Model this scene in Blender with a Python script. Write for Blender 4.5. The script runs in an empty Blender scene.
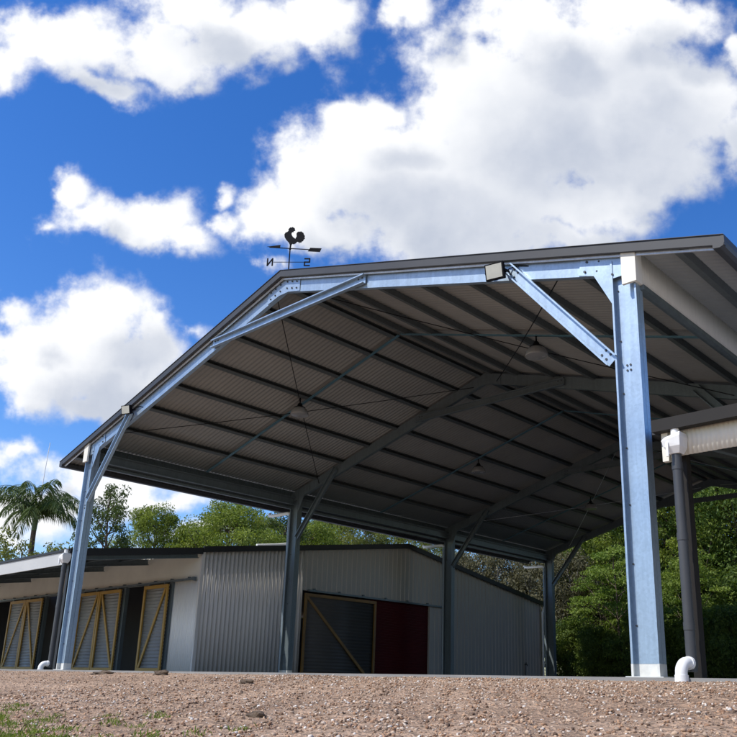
import bpy, math, random
import numpy as np
from mathutils import Vector, Matrix

random.seed(11)
rng = np.random.default_rng(7)
S = bpy.context.scene
COL = S.collection

# ------------------------------------------------------------------ camera
cam_d = bpy.data.cameras.new('camera')
cam = bpy.data.objects.new('camera', cam_d)
COL.objects.link(cam)
YAW, PITCH, ROLL = .7369, .2923, .0218
cy_, sy_ = math.cos(YAW), math.sin(YAW)
F0, R0, U0 = Vector((-sy_, cy_, 0)), Vector((cy_, sy_, 0)), Vector((0, 0, 1))
Fv = F0 * math.cos(PITCH) + U0 * math.sin(PITCH)
Ut = -F0 * math.sin(PITCH) + U0 * math.cos(PITCH)
Rv = R0 * math.cos(ROLL) + Ut * math.sin(ROLL)
Uv = -R0 * math.sin(ROLL) + Ut * math.cos(ROLL)
cam.matrix_world = Matrix(((Rv.x, Uv.x, -Fv.x, 16.2558), (Rv.y, Uv.y, -Fv.y, -7.7247),
                           (Rv.z, Uv.z, -Fv.z, -0.0962), (0, 0, 0, 1)))
cam_d.sensor_fit = 'HORIZONTAL'
cam_d.sensor_width = 36
cam_d.lens = 813.0 / 737 * 36
cam_d.shift_x = -48.5 / 737
cam_d.shift_y = 69.6 / 737
cam_d.clip_start = .05
cam_d.clip_end = 2000
S.camera = cam

# ------------------------------------------------------------------ sun + exposure
SUN_EL = math.radians(50)
SUN_DIR = Vector((-.42, -.91, 0)).normalized() * math.cos(SUN_EL) + Vector((0, 0, math.sin(SUN_EL)))
sun_d = bpy.data.lights.new('sun', 'SUN')
sun_d.energy = 3.3
sun_d.angle = math.radians(.55)
sun_d.color = (1, .955, .89)
sun = bpy.data.objects.new('sun', sun_d)
COL.objects.link(sun)
sun.rotation_euler = SUN_DIR.to_track_quat('Z', 'Y').to_euler()
vs = S.view_settings
vs.view_transform = 'Standard'
vs.look = 'None'
vs.gamma = 1
vs.exposure = .5
vs.use_curve_mapping = False

# ------------------------------------------------------------------ world: sky and drifting cumulus
world = bpy.data.worlds.new('World')
S.world = world
world.use_nodes = True
wt = world.node_tree
wt.nodes.clear()


def N(tree, kind, **kw):
    n = tree.nodes.new(kind)
    for k, v in kw.items():
        setattr(n, k, v)
    return n


class G:
    """small wrapper for building math graphs"""
    def __init__(self, t):
        self.t = t

    def put(self, sock, v):
        if hasattr(v, 'is_output'):
            self.t.links.new(v, sock)
        else:
            sock.default_value = v

    def m(self, op, a, b=None, c=None, clamp=False):
        n = N(self.t, 'ShaderNodeMath', operation=op, use_clamp=clamp)
        self.put(n.inputs[0], a)
        if b is not None:
            self.put(n.inputs[1], b)
        if c is not None:
            self.put(n.inputs[2], c)
        return n.outputs[0]

    def v(self, op, a, b=None, scale=None):
        n = N(self.t, 'ShaderNodeVectorMath', operation=op)
        self.put(n.inputs[0], a)
        if b is not None:
            self.put(n.inputs[1], b)
        if scale is not None:
            self.put(n.inputs['Scale'], scale)
        return n.outputs['Value'] if op in ('LENGTH', 'DOT_PRODUCT') else n.outputs[0]

    def sstep(self, x, a, b, o0=0., o1=1.):
        n = N(self.t, 'ShaderNodeMapRange', interpolation_type='SMOOTHSTEP')
        self.put(n.inputs[0], x)
        for i, q in enumerate((a, b, o0, o1)):
            self.put(n.inputs[1 + i], q)
        return n.outputs[0]

    def noise(self, vec, scale, detail=6, rough=.55, dist=0, color=False):
        n = N(self.t, 'ShaderNodeTexNoise')
        self.put(n.inputs['Vector'], vec)
        n.inputs['Scale'].default_value = scale
        n.inputs['Detail'].default_value = detail
        n.inputs['Roughness'].default_value = rough
        n.inputs['Distortion'].default_value = dist
        return n.outputs['Color'] if color else n.outputs[0]

    def mix(self, f, a, b):
        n = N(self.t, 'ShaderNodeMix', data_type='RGBA')
        self.put(n.inputs[0], f)
        self.put(n.inputs[6], a)
        self.put(n.inputs[7], b)
        return n.outputs[2]


# cumulus heaps on the sky's own tangent plane (east-looking part of the sky): centre u, v, radii
HEAPS = [
    (0.127, 0.403, 0.197, 0.129), (-0.089, 0.336, 0.098, 0.086), (0.016, 0.317, 0.185, 0.092), (0.237, 0.422, 0.135, 0.123),
    (0.336, 0.403, 0.074, 0.080), (0.274, 0.526, 0.111, 0.055), (-0.162, 0.287, 0.068, 0.055), (0.139, 0.502, 0.111, 0.062),
    (-0.191, 0.274, 0.049, 0.049), (-0.064, 0.403, 0.074, 0.043), (0.182, 0.293, 0.135, 0.055), (-0.107, 0.250, 0.111, 0.031),
    (0.041, 0.244, 0.098, 0.045), (0.176, 0.250, 0.111, 0.040), (0.274, 0.342, 0.111, 0.074), (0.010, 0.262, 0.095, 0.055), (-0.03, 0.29, 0.10, 0.06), (0.09, 0.30, 0.10, 0.07),
    (-0.439, 0.483, 0.111, 0.049), (-0.304, 0.475, 0.098, 0.047), (-0.205, 0.502, 0.086, 0.052), (-0.119, 0.526, 0.062, 0.055),
    (-0.507, 0.453, 0.049, 0.043), (-0.378, 0.434, 0.074, 0.018), (-0.261, 0.533, 0.123, 0.037),
    (0.001, 0.524, 0.034, 0.030), (0.391, 0.483, 0.027, 0.037),
    (-0.421, 0.317, 0.027, 0.030), (-0.378, 0.274, 0.086, 0.034), (-0.310, 0.266, 0.052, 0.044), (-0.273, 0.237, 0.037, 0.027),
    (-0.451, 0.266, 0.031, 0.017), (-0.402, 0.294, 0.045, 0.030), (-0.345, 0.262, 0.060, 0.036), (-0.355, 0.085, 0.085, 0.050),
    (-0.232, 0.262, 0.026, 0.024), (0.41, 0.36, 0.06, 0.06),
    (-0.396, 0.157, 0.074, 0.047), (-0.439, 0.108, 0.092, 0.062), (-0.328, 0.114, 0.052, 0.047), (-0.482, 0.065, 0.055, 0.043),
    (-0.378, 0.059, 0.098, 0.034), (-0.279, 0.133, 0.025, 0.011), (-0.494, 0.164, 0.037, 0.022),
    (-0.390, -0.046, 0.123, 0.037), (-0.316, -0.073, 0.092, 0.018), (-0.488, -0.021, 0.043, 0.017), (-0.482, -0.101, 0.074, 0.037),
    (-0.267, -0.119, 0.111, 0.017), (-0.439, -0.082, 0.062, 0.025),
    (-0.240, 0.299, 0.015, 0.017), (-0.185, 0.204, 0.016, 0.015), (-0.162, 0.231, 0.012, 0.015)]

ng = bpy.data.node_groups.new('cloud_density', 'ShaderNodeTree')
ng.interface.new_socket('P', in_out='INPUT', socket_type='NodeSocketVector')
ng.interface.new_socket('D', in_out='OUTPUT', socket_type='NodeSocketFloat')
ng.interface.new_socket('M', in_out='OUTPUT', socket_type='NodeSocketFloat')
gi, go = N(ng, 'NodeGroupInput'), N(ng, 'NodeGroupOutput')
g = G(ng)
P = gi.outputs[0]
w1 = g.v('SCALE', g.v('SUBTRACT', g.noise(P, 7.0, 3, .5, color=True), (.5, .5, .5)), scale=.10)
w2 = g.v('SCALE', g.v('SUBTRACT', g.noise(P, 26.0, 4, .55, color=True), (.5, .5, .5)), scale=.040)
Q = g.v('ADD', g.v('ADD', P, w1), w2)
acc = None
for (u, v, a, b) in HEAPS:
    d = g.v('MULTIPLY', g.v('SUBTRACT', Q, (u, v, 0)), (1 / a, 1 / b, 0))
    r = g.m('MULTIPLY', g.m('SUBTRACT', 1.0, g.v('LENGTH', d)), min(1.0, (b / .06) ** .55))
    acc = r if acc is None else g.m('SMOOTH_MAX', acc, r, .22)
fb = g.noise(P, 13.0, 8, .54)
fine = g.noise(P, 34.0, 7, .58)
dens = g.m('ADD', acc, g.m('MULTIPLY', g.m('SUBTRACT', fb, .5), 1.15))
dens = g.m('ADD', dens, g.m('MULTIPLY', g.m('SUBTRACT', fine, .5), .62))
ng.links.new(dens, go.inputs[0])
ng.links.new(acc, go.inputs[1])

g = G(wt)
tc = N(wt, 'ShaderNodeTexCoord')
D = tc.outputs['Generated']
# fixed sky axes (the cloud field's own frame, rounded)
SF, SR, SU = tuple(Fv), tuple(Rv), tuple(Uv)
df = g.v('DOT_PRODUCT', D, SF)
dfc = g.m('MAXIMUM', df, .12)
comb = N(wt, 'ShaderNodeCombineXYZ')
wt.links.new(g.m('DIVIDE', g.v('DOT_PRODUCT', D, SR), dfc), comb.inputs[0])
wt.links.new(g.m('DIVIDE', g.v('DOT_PRODUCT', D, SU), dfc), comb.inputs[1])
Puv = comb.outputs[0]


def cloud(p):
    n = N(wt, 'ShaderNodeGroup')
    n.node_tree = ng
    g.put(n.inputs[0], p)
    return n.outputs[0], n.outputs[1]


d0, m0 = cloud(Puv)
d1, m1 = cloud(g.v('ADD', Puv, (-.050, .055, 0)))
front = g.sstep(df, .15, .4)
alpha = g.m('POWER', g.sstep(d0, -.16, .44), 1.5)
alpha = g.m('MULTIPLY', alpha, front)
# self shadowing: thick heaps seen from below, away from the sun
soft = g.m('MULTIPLY', g.m('SUBTRACT', g.noise(Puv, 5.0, 2, .5), .5), .55)
occ = g.m('MULTIPLY', g.sstep(g.m('ADD', m1, soft), -.02, .72), g.m('ADD', .72, g.m('MULTIPLY', g.sstep(g.noise(Puv, 6.5, 5, .55), .35, .65), .28)))
body = g.sstep(d0, .05, .9)
billow = g.m('MULTIPLY', g.sstep(g.m('SUBTRACT', d1, g.m('MULTIPLY', d0, .55)), .05, .75), .16)
lit = g.m('SUBTRACT', 1.0, g.m('ADD', g.m('MULTIPLY', occ, .78), g.m('MULTIPLY', billow, body)), clamp=True)
cl_col = g.mix(lit, (2.35, 2.62, 3.2, 1), (4.95, 5.0, 5.1, 1))
# clouds over the rest of the sky (seen only in reflections)
oth = g.m('MULTIPLY', g.sstep(g.noise(D, 3.0, 7, .58), .50, .62), g.m('SUBTRACT', 1.0, g.sstep(df, .10, .45)))
oth = g.m('MULTIPLY', oth, g.sstep(g.v('DOT_PRODUCT', D, (0, 0, 1)), .0, .15))
alpha2 = g.m('MAXIMUM', alpha, g.m('MULTIPLY', oth, .85))
sky = N(wt, 'ShaderNodeTexSky', sky_type='NISHITA')
sky.sun_disc = False
sky.sun_elevation = SUN_EL
sky.sun_rotation = math.atan2(SUN_DIR.x, SUN_DIR.y)
sky.air_density = 1.0
sky.dust_density = .15
sky.ozone_density = 2.6
hs = N(wt, 'ShaderNodeHueSaturation')
hs.inputs['Hue'].default_value = .513
hs.inputs['Saturation'].default_value = 1.34
hs.inputs['Value'].default_value = .90
wt.links.new(sky.outputs[0], hs.inputs['Color'])
bgc = g.mix(alpha2, hs.outputs[0], cl_col)
bg = N(wt, 'ShaderNodeBackground')
bg.inputs['Strength'].default_value = .15
wt.links.new(bgc, bg.inputs['Color'])
wo = N(wt, 'ShaderNodeOutputWorld')
wt.links.new(bg.outputs[0], wo.inputs[0])

# ------------------------------------------------------------------ materials
def mat(name, base, rough=.6, metal=0., var=.12, vscale=3., bump=0., bscale=60., spec=.5, streak=0.):
    m = bpy.data.materials.new(name)
    m.use_nodes = True
    t = m.node_tree
    b = t.nodes['Principled BSDF']
    gg = G(t)
    pos = N(t, 'ShaderNodeTexCoord').outputs['Object']
    n1 = gg.noise(pos, vscale, 6, .6)
    f = gg.sstep(n1, .3, .7)
    if streak:
        st = gg.noise(gg.v('MULTIPLY', pos, (6, 6, .5)), 2.2, 5, .6)
        f = gg.m('ADD', gg.m('MULTIPLY', f, 1 - streak), gg.m('MULTIPLY', gg.sstep(st, .3, .7), streak))
    lo = tuple(c * (1 - var) for c in base) + (1,)
    hi = tuple(min(1, c * (1 + var)) for c in base) + (1,)
    t.links.new(gg.mix(f, lo, hi), b.inputs['Base Color'])
    b.inputs['Metallic'].default_value = metal
    b.inputs['Roughness'].default_value = rough
    t.links.new(gg.m('ADD', rough - .08, gg.m('MULTIPLY', n1, .16)), b.inputs['Roughness'])
    b.inputs['Specular IOR Level'].default_value = spec
    if bump:
        bn = N(t, 'ShaderNodeBump')
        bn.inputs['Strength'].default_value = bump
        bn.inputs['Distance'].default_value = .02
        t.links.new(gg.noise(pos, bscale, 4, .6), bn.inputs['Height'])
        t.links.new(bn.outputs[0], b.inputs['Normal'])
    return m


def galv(name, base, metal, rough):
    m = mat(name, base, rough, metal, .13, 1.5, streak=.6)
    t = m.node_tree
    gg = G(t)
    b = t.nodes['Principled BSDF']
    vo = N(t, 'ShaderNodeTexVoronoi')
    vo.inputs['Scale'].default_value = 38
    t.links.new(N(t, 'ShaderNodeTexCoord').outputs['Object'], vo.inputs['Vector'])
    src = b.inputs['Base Color'].links[0].from_socket
    sp = N(t, 'ShaderNodeSeparateColor')
    t.links.new(vo.outputs['Color'], sp.inputs[0])
    k = gg.m('ADD', .94, gg.m('MULTIPLY', sp.outputs[0], .12))
    t.links.new(gg.v('MULTIPLY', src, gg.v('SCALE', (1, 1, 1), scale=k)), b.inputs['Base Color'])
    return m


M = {}
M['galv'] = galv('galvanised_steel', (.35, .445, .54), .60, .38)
M['galv_dark'] = galv('dark_galvanised', (.13, .16, .17), .35, .5)  # darker galvanised base for the frames behind the front one, tracks and posts
M['purlin'] = galv('purlin_steel', (.095, .108, .108), .25, .5)
M['strip'] = galv('galvanised_strap', (.13, .25, .31), .5, .42)
M['edge'] = galv('bright_galvanised', (.72, .74, .74), .6, .32)
M['ceiling'] = mat('roof_underside', (.29, .28, .255), .6, .1, .1, .8, streak=.3)
M['roof'] = mat('roof_sheet', (.40, .41, .42), .4, .3, .08, .8)
M['charcoal'] = mat('charcoal_trim', (.046, .049, .054), .5, 0, .1, 1.5, spec=.3)
M['gutter'] = mat('brown_grey_gutter', (.022, .020, .018), .55, 0, .12, 1.5, spec=.15)
M['black'] = mat('black_trim', (.010, .010, .011), .55, 0, .15, 2)
M['cream'] = mat('cream_cladding', (.74, .715, .62), .5, 0, .06, 1.2, streak=.5)
M['lining'] = mat('beige_lining', (.70, .68, .575), .7, 0, .06, 1.2)
M['white'] = mat('white_plastic', (.80, .80, .78), .4, 0, .05, 4)
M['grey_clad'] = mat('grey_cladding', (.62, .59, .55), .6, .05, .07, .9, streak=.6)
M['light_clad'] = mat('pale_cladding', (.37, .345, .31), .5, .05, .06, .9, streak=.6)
M['fascia'] = mat('pale_grey_fascia', (.46, .465, .45), .55, 0, .06, 1.2)
M['white_clad'] = mat('white_cladding', (.82, .80, .755), .5, 0, .06, .9, streak=.6)
M['infill'] = mat('grey_ribbed_infill', (.26, .265, .265), .45, .2, .08, 1.2)
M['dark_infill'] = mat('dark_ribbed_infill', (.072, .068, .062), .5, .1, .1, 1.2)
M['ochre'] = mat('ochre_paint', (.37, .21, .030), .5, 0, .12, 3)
M['shaded_ochre'] = mat('shaded_ochre_paint', (.20, .105, .018), .55, 0, .2, 3)  # same ochre, with the gable wall's shade put into a darker colour
M['maroon'] = mat('maroon_steel', (.068, .006, .008), .6, 0, .12, 1.2, spec=.12)
M['concrete'] = mat('concrete', (.24, .235, .222), .85, 0, .12, 1.2, bump=.15, bscale=80)
M['footing'] = mat('cement_paint', (.62, .62, .58), .8, 0, .12, 6, bump=.1)
M['pipe'] = mat('dark_grey_pipe', (.050, .052, .055), .45, 0, .1, 3)
M['pipe_blue'] = galv('grey_blue_pipe', (.22, .27, .31), .2, .4)
M['interior'] = mat('dark_interior_lining', (.06, .06, .06), .8, 0, .1, 1)
M['iron'] = mat('black_iron', (.007, .007, .009), .6, 0, .2, 8, spec=.12)
M['bolt'] = mat('dull_bolt', (.06, .065, .07), .5, .6, .1, 8)
M['glass_shade'] = mat('ribbed_acrylic', (.24, .24, .235), .25, 0, .05, 6)
M['lens'] = mat('frosted_lens', (.50, .50, .43), .35, 0, .06, 8)
M['blue'] = mat('blue_print', (.02, .10, .42), .5, 0, .03, 8)
M['red'] = mat('red_print', (.50, .02, .02), .5, 0, .03, 8)
M['bark'] = mat('brown_bark', (.10, .075, .055), .9, 0, .3, 5, bump=.6, bscale=25)
M['pale_bark'] = mat('pale_gum_bark', (.34, .31, .27), .8, 0, .3, 3, bump=.3, bscale=15)
M['clod'] = mat('dark_clod', (.10, .07, .045), .95, 0, .35, 14, bump=.8, bscale=40)


def leafmat(name, c1, c2, trans=.35):
    m = bpy.data.materials.new(name)
    m.use_nodes = True
    t = m.node_tree
    b = t.nodes['Principled BSDF']
    gg = G(t)
    at = N(t, 'ShaderNodeAttribute', attribute_name='tint')
    col = gg.mix(at.outputs['Fac'], tuple(c1) + (1,), tuple(c2) + (1,))
    t.links.new(col, b.inputs['Base Color'])
    b.inputs['Roughness'].default_value = .6
    b.inputs['Specular IOR Level'].default_value = .25
    tr = N(t, 'ShaderNodeBsdfTranslucent')
    t.links.new(gg.v('MULTIPLY', col, (1.25, 1.3, .6)), tr.inputs[0])
    mx = N(t, 'ShaderNodeMixShader')
    mx.inputs[0].default_value = trans
    t.links.new(b.outputs[0], mx.inputs[1])
    t.links.new(tr.outputs[0], mx.inputs[2])
    t.links.new(mx.outputs[0], t.nodes['Material Output'].inputs[0])
    return m


M['leaf_dark'] = leafmat('dark_gum_leaves', (.035, .060, .016), (.11, .15, .038))
M['leaf_bushy'] = leafmat('yellow_green_leaves', (.105, .155, .022), (.28, .33, .065))
M['leaf_olive'] = leafmat('olive_leaves', (.10, .125, .030), (.25, .27, .075))
M['leaf_dry'] = leafmat('dry_olive_leaves', (.075, .072, .038), (.17, .155, .08), .2)
M['leaf_forest'] = leafmat('forest_leaves', (.065, .105, .015), (.26, .31, .050))
M['leaf_mid'] = leafmat('mid_green_leaves', (.050, .095, .020), (.18, .26, .055))
M['leaf_under'] = leafmat('dark_understory_leaves', (.055, .10, .022), (.20, .26, .055))
M['leaf_bright'] = leafmat('bright_green_leaves', (.10, .17, .025), (.24, .31, .065))
M['leaf_palm'] = leafmat('palm_leaves', (.040, .075, .020), (.12, .16, .048), .25)
M['litter'] = leafmat('dry_litter', (.07, .045, .028), (.26, .19, .12), .05)
M['grass'] = leafmat('grass_blades', (.10, .17, .022), (.27, .30, .07))


def ground_mat():
    m = bpy.data.materials.new('gravelly_earth')
    m.use_nodes = True
    t = m.node_tree
    b = t.nodes['Principled BSDF']
    gg = G(t)
    pos = N(t, 'ShaderNodeTexCoord').outputs['Object']
    big = gg.sstep(gg.noise(pos, .55, 5, .6), .35, .65)
    c = gg.mix(big, (.30, .195, .122, 1), (.42, .285, .185, 1))
    vo = N(t, 'ShaderNodeTexVoronoi')
    vo.inputs['Scale'].default_value = 38
    t.links.new(pos, vo.inputs['Vector'])
    sp = N(t, 'ShaderNodeSeparateColor')
    t.links.new(vo.outputs['Color'], sp.inputs[0])
    k = gg.m('ADD', .55, gg.m('MULTIPLY', sp.outputs[0], .95))
    c2 = gg.v('MULTIPLY', c, gg.v('SCALE', (1, 1, 1), scale=k))
    grit = gg.sstep(gg.noise(pos, 160, 3, .6), .62, .72)
    c3 = gg.mix(gg.m('MULTIPLY', grit, .6), c2, (.55, .50, .46, 1))
    t.links.new(c3, b.inputs['Base Color'])
    b.inputs['Roughness'].default_value = .95
    bn = N(t, 'ShaderNodeBump')
    bn.inputs['Strength'].default_value = .8
    bn.inputs['Distance'].default_value = .02
    t.links.new(gg.m('ADD', vo.outputs['Distance'], gg.noise(pos, 90, 5, .6)), bn.inputs['Height'])
    t.links.new(bn.outputs[0], b.inputs['Normal'])
    return m


def stone_mat():
    m = bpy.data.materials.new('crushed_stone')
    m.use_nodes = True
    t = m.node_tree
    b = t.nodes['Principled BSDF']
    gg = G(t)
    at = N(t, 'ShaderNodeAttribute', attribute_name='tint')
    cr = N(t, 'ShaderNodeValToRGB')
    t.links.new(at.outputs['Fac'], cr.inputs[0])
    e = cr.color_ramp.elements
    e[0].position, e[0].color = 0, (.075, .048, .032, 1)
    e[1].position, e[1].color = 1, (.78, .74, .67, 1)
    for p_, c_ in ((.18, (.24, .135, .078)), (.38, (.44, .265, .155)), (.54, (.33, .25, .185)), (.70, (.52, .365, .24)), (.86, (.56, .49, .41))):
        x = e.new(p_)
        x.color = c_ + (1,)
    pos = N(t, 'ShaderNodeTexCoord').outputs['Object']
    k = gg.m('ADD', .8, gg.m('MULTIPLY', gg.noise(pos, 45, 4, .6), .4))
    t.links.new(gg.v('MULTIPLY', cr.outputs[0], gg.v('SCALE', (1, 1, 1), scale=k)), b.inputs['Base Color'])
    b.inputs['Roughness'].default_value = .9
    return m


M['ground'] = ground_mat()
M['stone'] = stone_mat()

# ------------------------------------------------------------------ mesh helpers
class MB:
    def __init__(self):
        self.v, self.f, self.mi, self.sm = [], [], [], []

    def add(self, vs, fs, mi=0, smooth=False):
        o = len(self.v)
        self.v += [tuple(p) for p in vs]
        for f in fs:
            self.f.append([i + o for i in f])
            self.mi.append(mi)
            self.sm.append(smooth)
        return self

    def box(self, x0, x1, y0, y1, z0, z1, mi=0):
        vs = [(x, y, z) for z in (z0, z1) for y in (y0, y1) for x in (x0, x1)]
        return self.add(vs, [(0, 2, 3, 1), (4, 5, 7, 6), (0, 1, 5, 4), (2, 6, 7, 3), (1, 3, 7, 5), (0, 4, 6, 2)], mi)

    def sweep(self, prof, A, B, xax, mi=0, smooth=False):
        """closed profile (a,b) swept from A to B; a along xax, b along dir x xax"""
        A, B = Vector(A), Vector(B)
        d = (B - A).normalized()
        x = Vector(xax)
        x = (x - d * x.dot(d)).normalized()
        y = d.cross(x)
        n = len(prof)
        vs = [A + x * a + y * b for a, b in prof] + [B + x * a + y * b for a, b in prof]
        fs = [(i, (i + 1) % n, n + (i + 1) % n, n + i) for i in range(n)]
        self.add(vs, fs, mi, smooth)
        if smooth or len(prof) <= 8:
            self.add(vs, [tuple(range(n))[::-1], tuple(range(n, 2 * n))], mi)
        else:
            h = n // 2      # thin open section: cap as quads between outer and inner outline
            cap = [(i, i + 1, n - 2 - i, n - 1 - i) for i in range(h - 1)]
            self.add(vs, cap + [tuple(q + n for q in c) for c in cap], mi)
        return self

    def bar(self, A, B, w, h, up=(0, 0, 1), mi=0):
        """rectangular bar: w across, h along up"""
        return self.sweep([(-h / 2, -w / 2), (-h / 2, w / 2), (h / 2, w / 2), (h / 2, -w / 2)], A, B, up, mi)

    def tube(self, pts, r, n=12, mi=0, cap=True, r2=None):
        pts = [Vector(p) for p in pts]
        k = len(pts)
        rs = [r + ((r2 if r2 is not None else r) - r) * i / max(1, k - 1) for i in range(k)] if not isinstance(r, (list, tuple)) else r
        t0 = (pts[1] - pts[0]).normalized()
        a = t0.orthogonal().normalized()
        vs, fs = [], []
        for i, p in enumerate(pts):
            t = (pts[min(i + 1, k - 1)] - pts[max(i - 1, 0)]).normalized()
            a = (a - t * a.dot(t)).normalized()
            b = t.cross(a)
            for j in range(n):
                an = 2 * math.pi * j / n
                vs.append(p + (a * math.cos(an) + b * math.sin(an)) * rs[i])
        for i in range(k - 1):
            for j in range(n):
                fs.append((i * n + j, i * n + (j + 1) % n, (i + 1) * n + (j + 1) % n, (i + 1) * n + j))
        self.add(vs, fs, mi, True)
        if cap:
            self.add(vs, [tuple(range(n))[::-1], tuple(range((k - 1) * n, k * n))], mi)
        return self

    def lathe(self, prof, c, n=24, mi=0):
        vs, fs = [], []
        for (r, z) in prof:
            for j in range(n):
                a = 2 * math.pi * j / n
                vs.append((c[0] + r * math.cos(a), c[1] + r * math.sin(a), c[2] + z))
        for i in range(len(prof) - 1):
            for j in range(n):
                fs.append((i * n + j, i * n + (j + 1) % n, (i + 1) * n + (j + 1) % n, (i + 1) * n + j))
        return self.add(vs, fs, mi, True)

    def prism(self, poly, axis_a, axis_b, origin, n, t, mi=0):
        """flat polygon (a,b) extruded t along n"""
        a, b, o, n = Vector(axis_a), Vector(axis_b), Vector(origin), Vector(n)
        k = len(poly)
        vs = [o + a * p + b * q for p, q in poly] + [o + a * p + b * q + n * t for p, q in poly]
        fs = [tuple(range(k))[::-1], tuple(range(k, 2 * k))] + [(i, (i + 1) % k, k + (i + 1) % k, k + i) for i in range(k)]
        return self.add(vs, fs, mi)

    def build(self, name, mats, parent=None):
        me = bpy.data.meshes.new(name)
        me.from_pydata(self.v, [], self.f)
        if not isinstance(mats, (list, tuple)):
            mats = [mats]
        for m in mats:
            me.materials.append(m)
        me.polygons.foreach_set('material_index', self.mi)
        me.polygons.foreach_set('use_smooth', self.sm)
        import bmesh
        bm = bmesh.new()
        bm.from_mesh(me)
        bmesh.ops.recalc_face_normals(bm, faces=bm.faces)
        bm.to_mesh(me)
        bm.free()
        o = bpy.data.objects.new(name, me)
        COL.objects.link(o)
        if parent is not None:
            o.parent = parent
            # vertices are written in world space; take the parents' offset out
            off = Vector((0, 0, 0))
            p = parent
            while p is not None:
                off += p.location
                p = p.parent
            o.location = -off
        return o


def tag(o, label=None, cat=None, group=None, kind=None):
    if label: o['label'] = label
    if cat: o['category'] = cat
    if group: o['group'] = group
    if kind: o['kind'] = kind
    return o


def empty(name, loc, label, cat, group=None):
    o = bpy.data.objects.new(name, None)
    o.empty_display_size = .3
    o.location = loc
    COL.objects.link(o)
    return tag(o, label, cat, group)


def csec(h, f, l, t=.006, flip=1):
    """C section outline; web on b=0, flanges to +b*flip, a = depth. First half outer, second half inner (reversed)"""
    o = [(-h / 2 + l, f), (-h / 2, f), (-h / 2, 0), (h / 2, 0), (h / 2, f), (h / 2 - l, f)]
    i = [(-h / 2 + l, f - t), (-h / 2 + t, f - t), (-h / 2 + t, t), (h / 2 - t, t), (h / 2 - t, f - t), (h / 2 - l, f - t)]
    return [(a, b * flip) for a, b in o] + [(a, b * flip) for a, b in i[::-1]]


def wave(s, pitch, amp, shape):
    ph = (s / pitch) % 1
    if shape == 'sine':
        return amp * math.sin(2 * math.pi * ph)
    # trapezoid rib
    if ph < .5: return -amp
    if ph < .6: return -amp + 2 * amp * (ph - .5) / .1
    if ph < .9: return amp
    return amp - 2 * amp * (ph - .9) / .1


def sheet(mb, o, u, L, v, bot, top, n, pitch=.076, amp=.009, t=.006, shape='sine', mi=0, mi_back=None):
    """corrugated sheet: runs L along u, ribs along v from bot(s) to top(s), waves along n"""
    o, u, v, n = Vector(o), Vector(u).normalized(), Vector(v).normalized(), Vector(n).normalized()
    fb = bot if callable(bot) else (lambda s: bot)
    ft = top if callable(top) else (lambda s: top)
    if shape == 'sine':
        ss = list(np.arange(0, L, pitch / 6)) + [L]
    else:
        ss = sorted(set([0, L] + [k * pitch + q * pitch for k in range(int(L / pitch) + 1) for q in (.001, .499, .5, .6, .9, .999) if k * pitch + q * pitch < L]))
    vs, fa, fbk, ed = [], [], [], []
    for s in ss:
        w = wave(s, pitch, amp, shape)
        p = o + u * s + n * w
        vs += [p + v * fb(s), p + v * ft(s), p + v * fb(s) - n * t, p + v * ft(s) - n * t]
    for i in range(len(ss) - 1):
        a, b = i * 4, i * 4 + 4
        fa.append((a, b, b + 1, a + 1))
        fbk.append((a + 2, a + 3, b + 3, b + 2))
        ed += [(a, a + 2, b + 2, b), (a + 1, b + 1, b + 3, a + 3)]
    e = (len(ss) - 1) * 4
    ed += [(0, 1, 3, 2), (e, e + 2, e + 3, e + 1)]
    sm = shape == 'sine'
    k0 = len(mb.v)
    mb.add(vs, fa, mi, sm)
    off = len(mb.v) - len(vs)
    for f in fbk:
        mb.f.append([i + off for i in f]); mb.mi.append(mi if mi_back is None else mi_back); mb.sm.append(sm)
    for f in ed:
        mb.f.append([i + off for i in f]); mb.mi.append(mi); mb.sm.append(False)
    return mb


def bolts(mb, pts, n, r=.013, mi=1):
    n = Vector(n)
    for p in pts:
        p = Vector(p)
        mb.tube([p, p + n * .014], r, 6, mi)


# ------------------------------------------------------------------ ground
def gz(x, y):
    """ground height (scalar or arrays)"""
    y = np.asarray(y, float); x = np.asarray(x, float)
    d = np.clip(-.52 - y, 0, 9)
    z = -.034 - .064 * d - .0015 * d * d
    z = np.where(y > -.52, -.034, z)
    rough = (.016 * np.sin(1.9 * x + .7 * y) + .012 * np.sin(3.7 * x - 2.9 * y + 1) + .010 * np.sin(6.3 * x + 5.1 * y)
             + .006 * np.sin(13 * x - 9 * y) + .005 * np.sin(21 * x + 17 * y + 2))
    fade = np.clip(d / 1.6, .25, 1)
    z = z + rough * fade * np.where(y > -.52, .0, 1)
    berm = .05 * np.exp(-((y + 1.1) / .35) ** 2) * np.clip((-1.5 - x) / 6, 0, 1)
    return z + berm


def grid_axis(lo, hi, dlo, dhi, fine):
    a = list(np.arange(dlo, dhi, fine))
    s, p = fine, dlo
    while p > lo:
        s *= 1.5; p -= s; a.insert(0, p)
    s, p = fine, dhi
    while p < hi:
        a.append(p); s *= 1.5; p += s
    return np.array(a)


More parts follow.
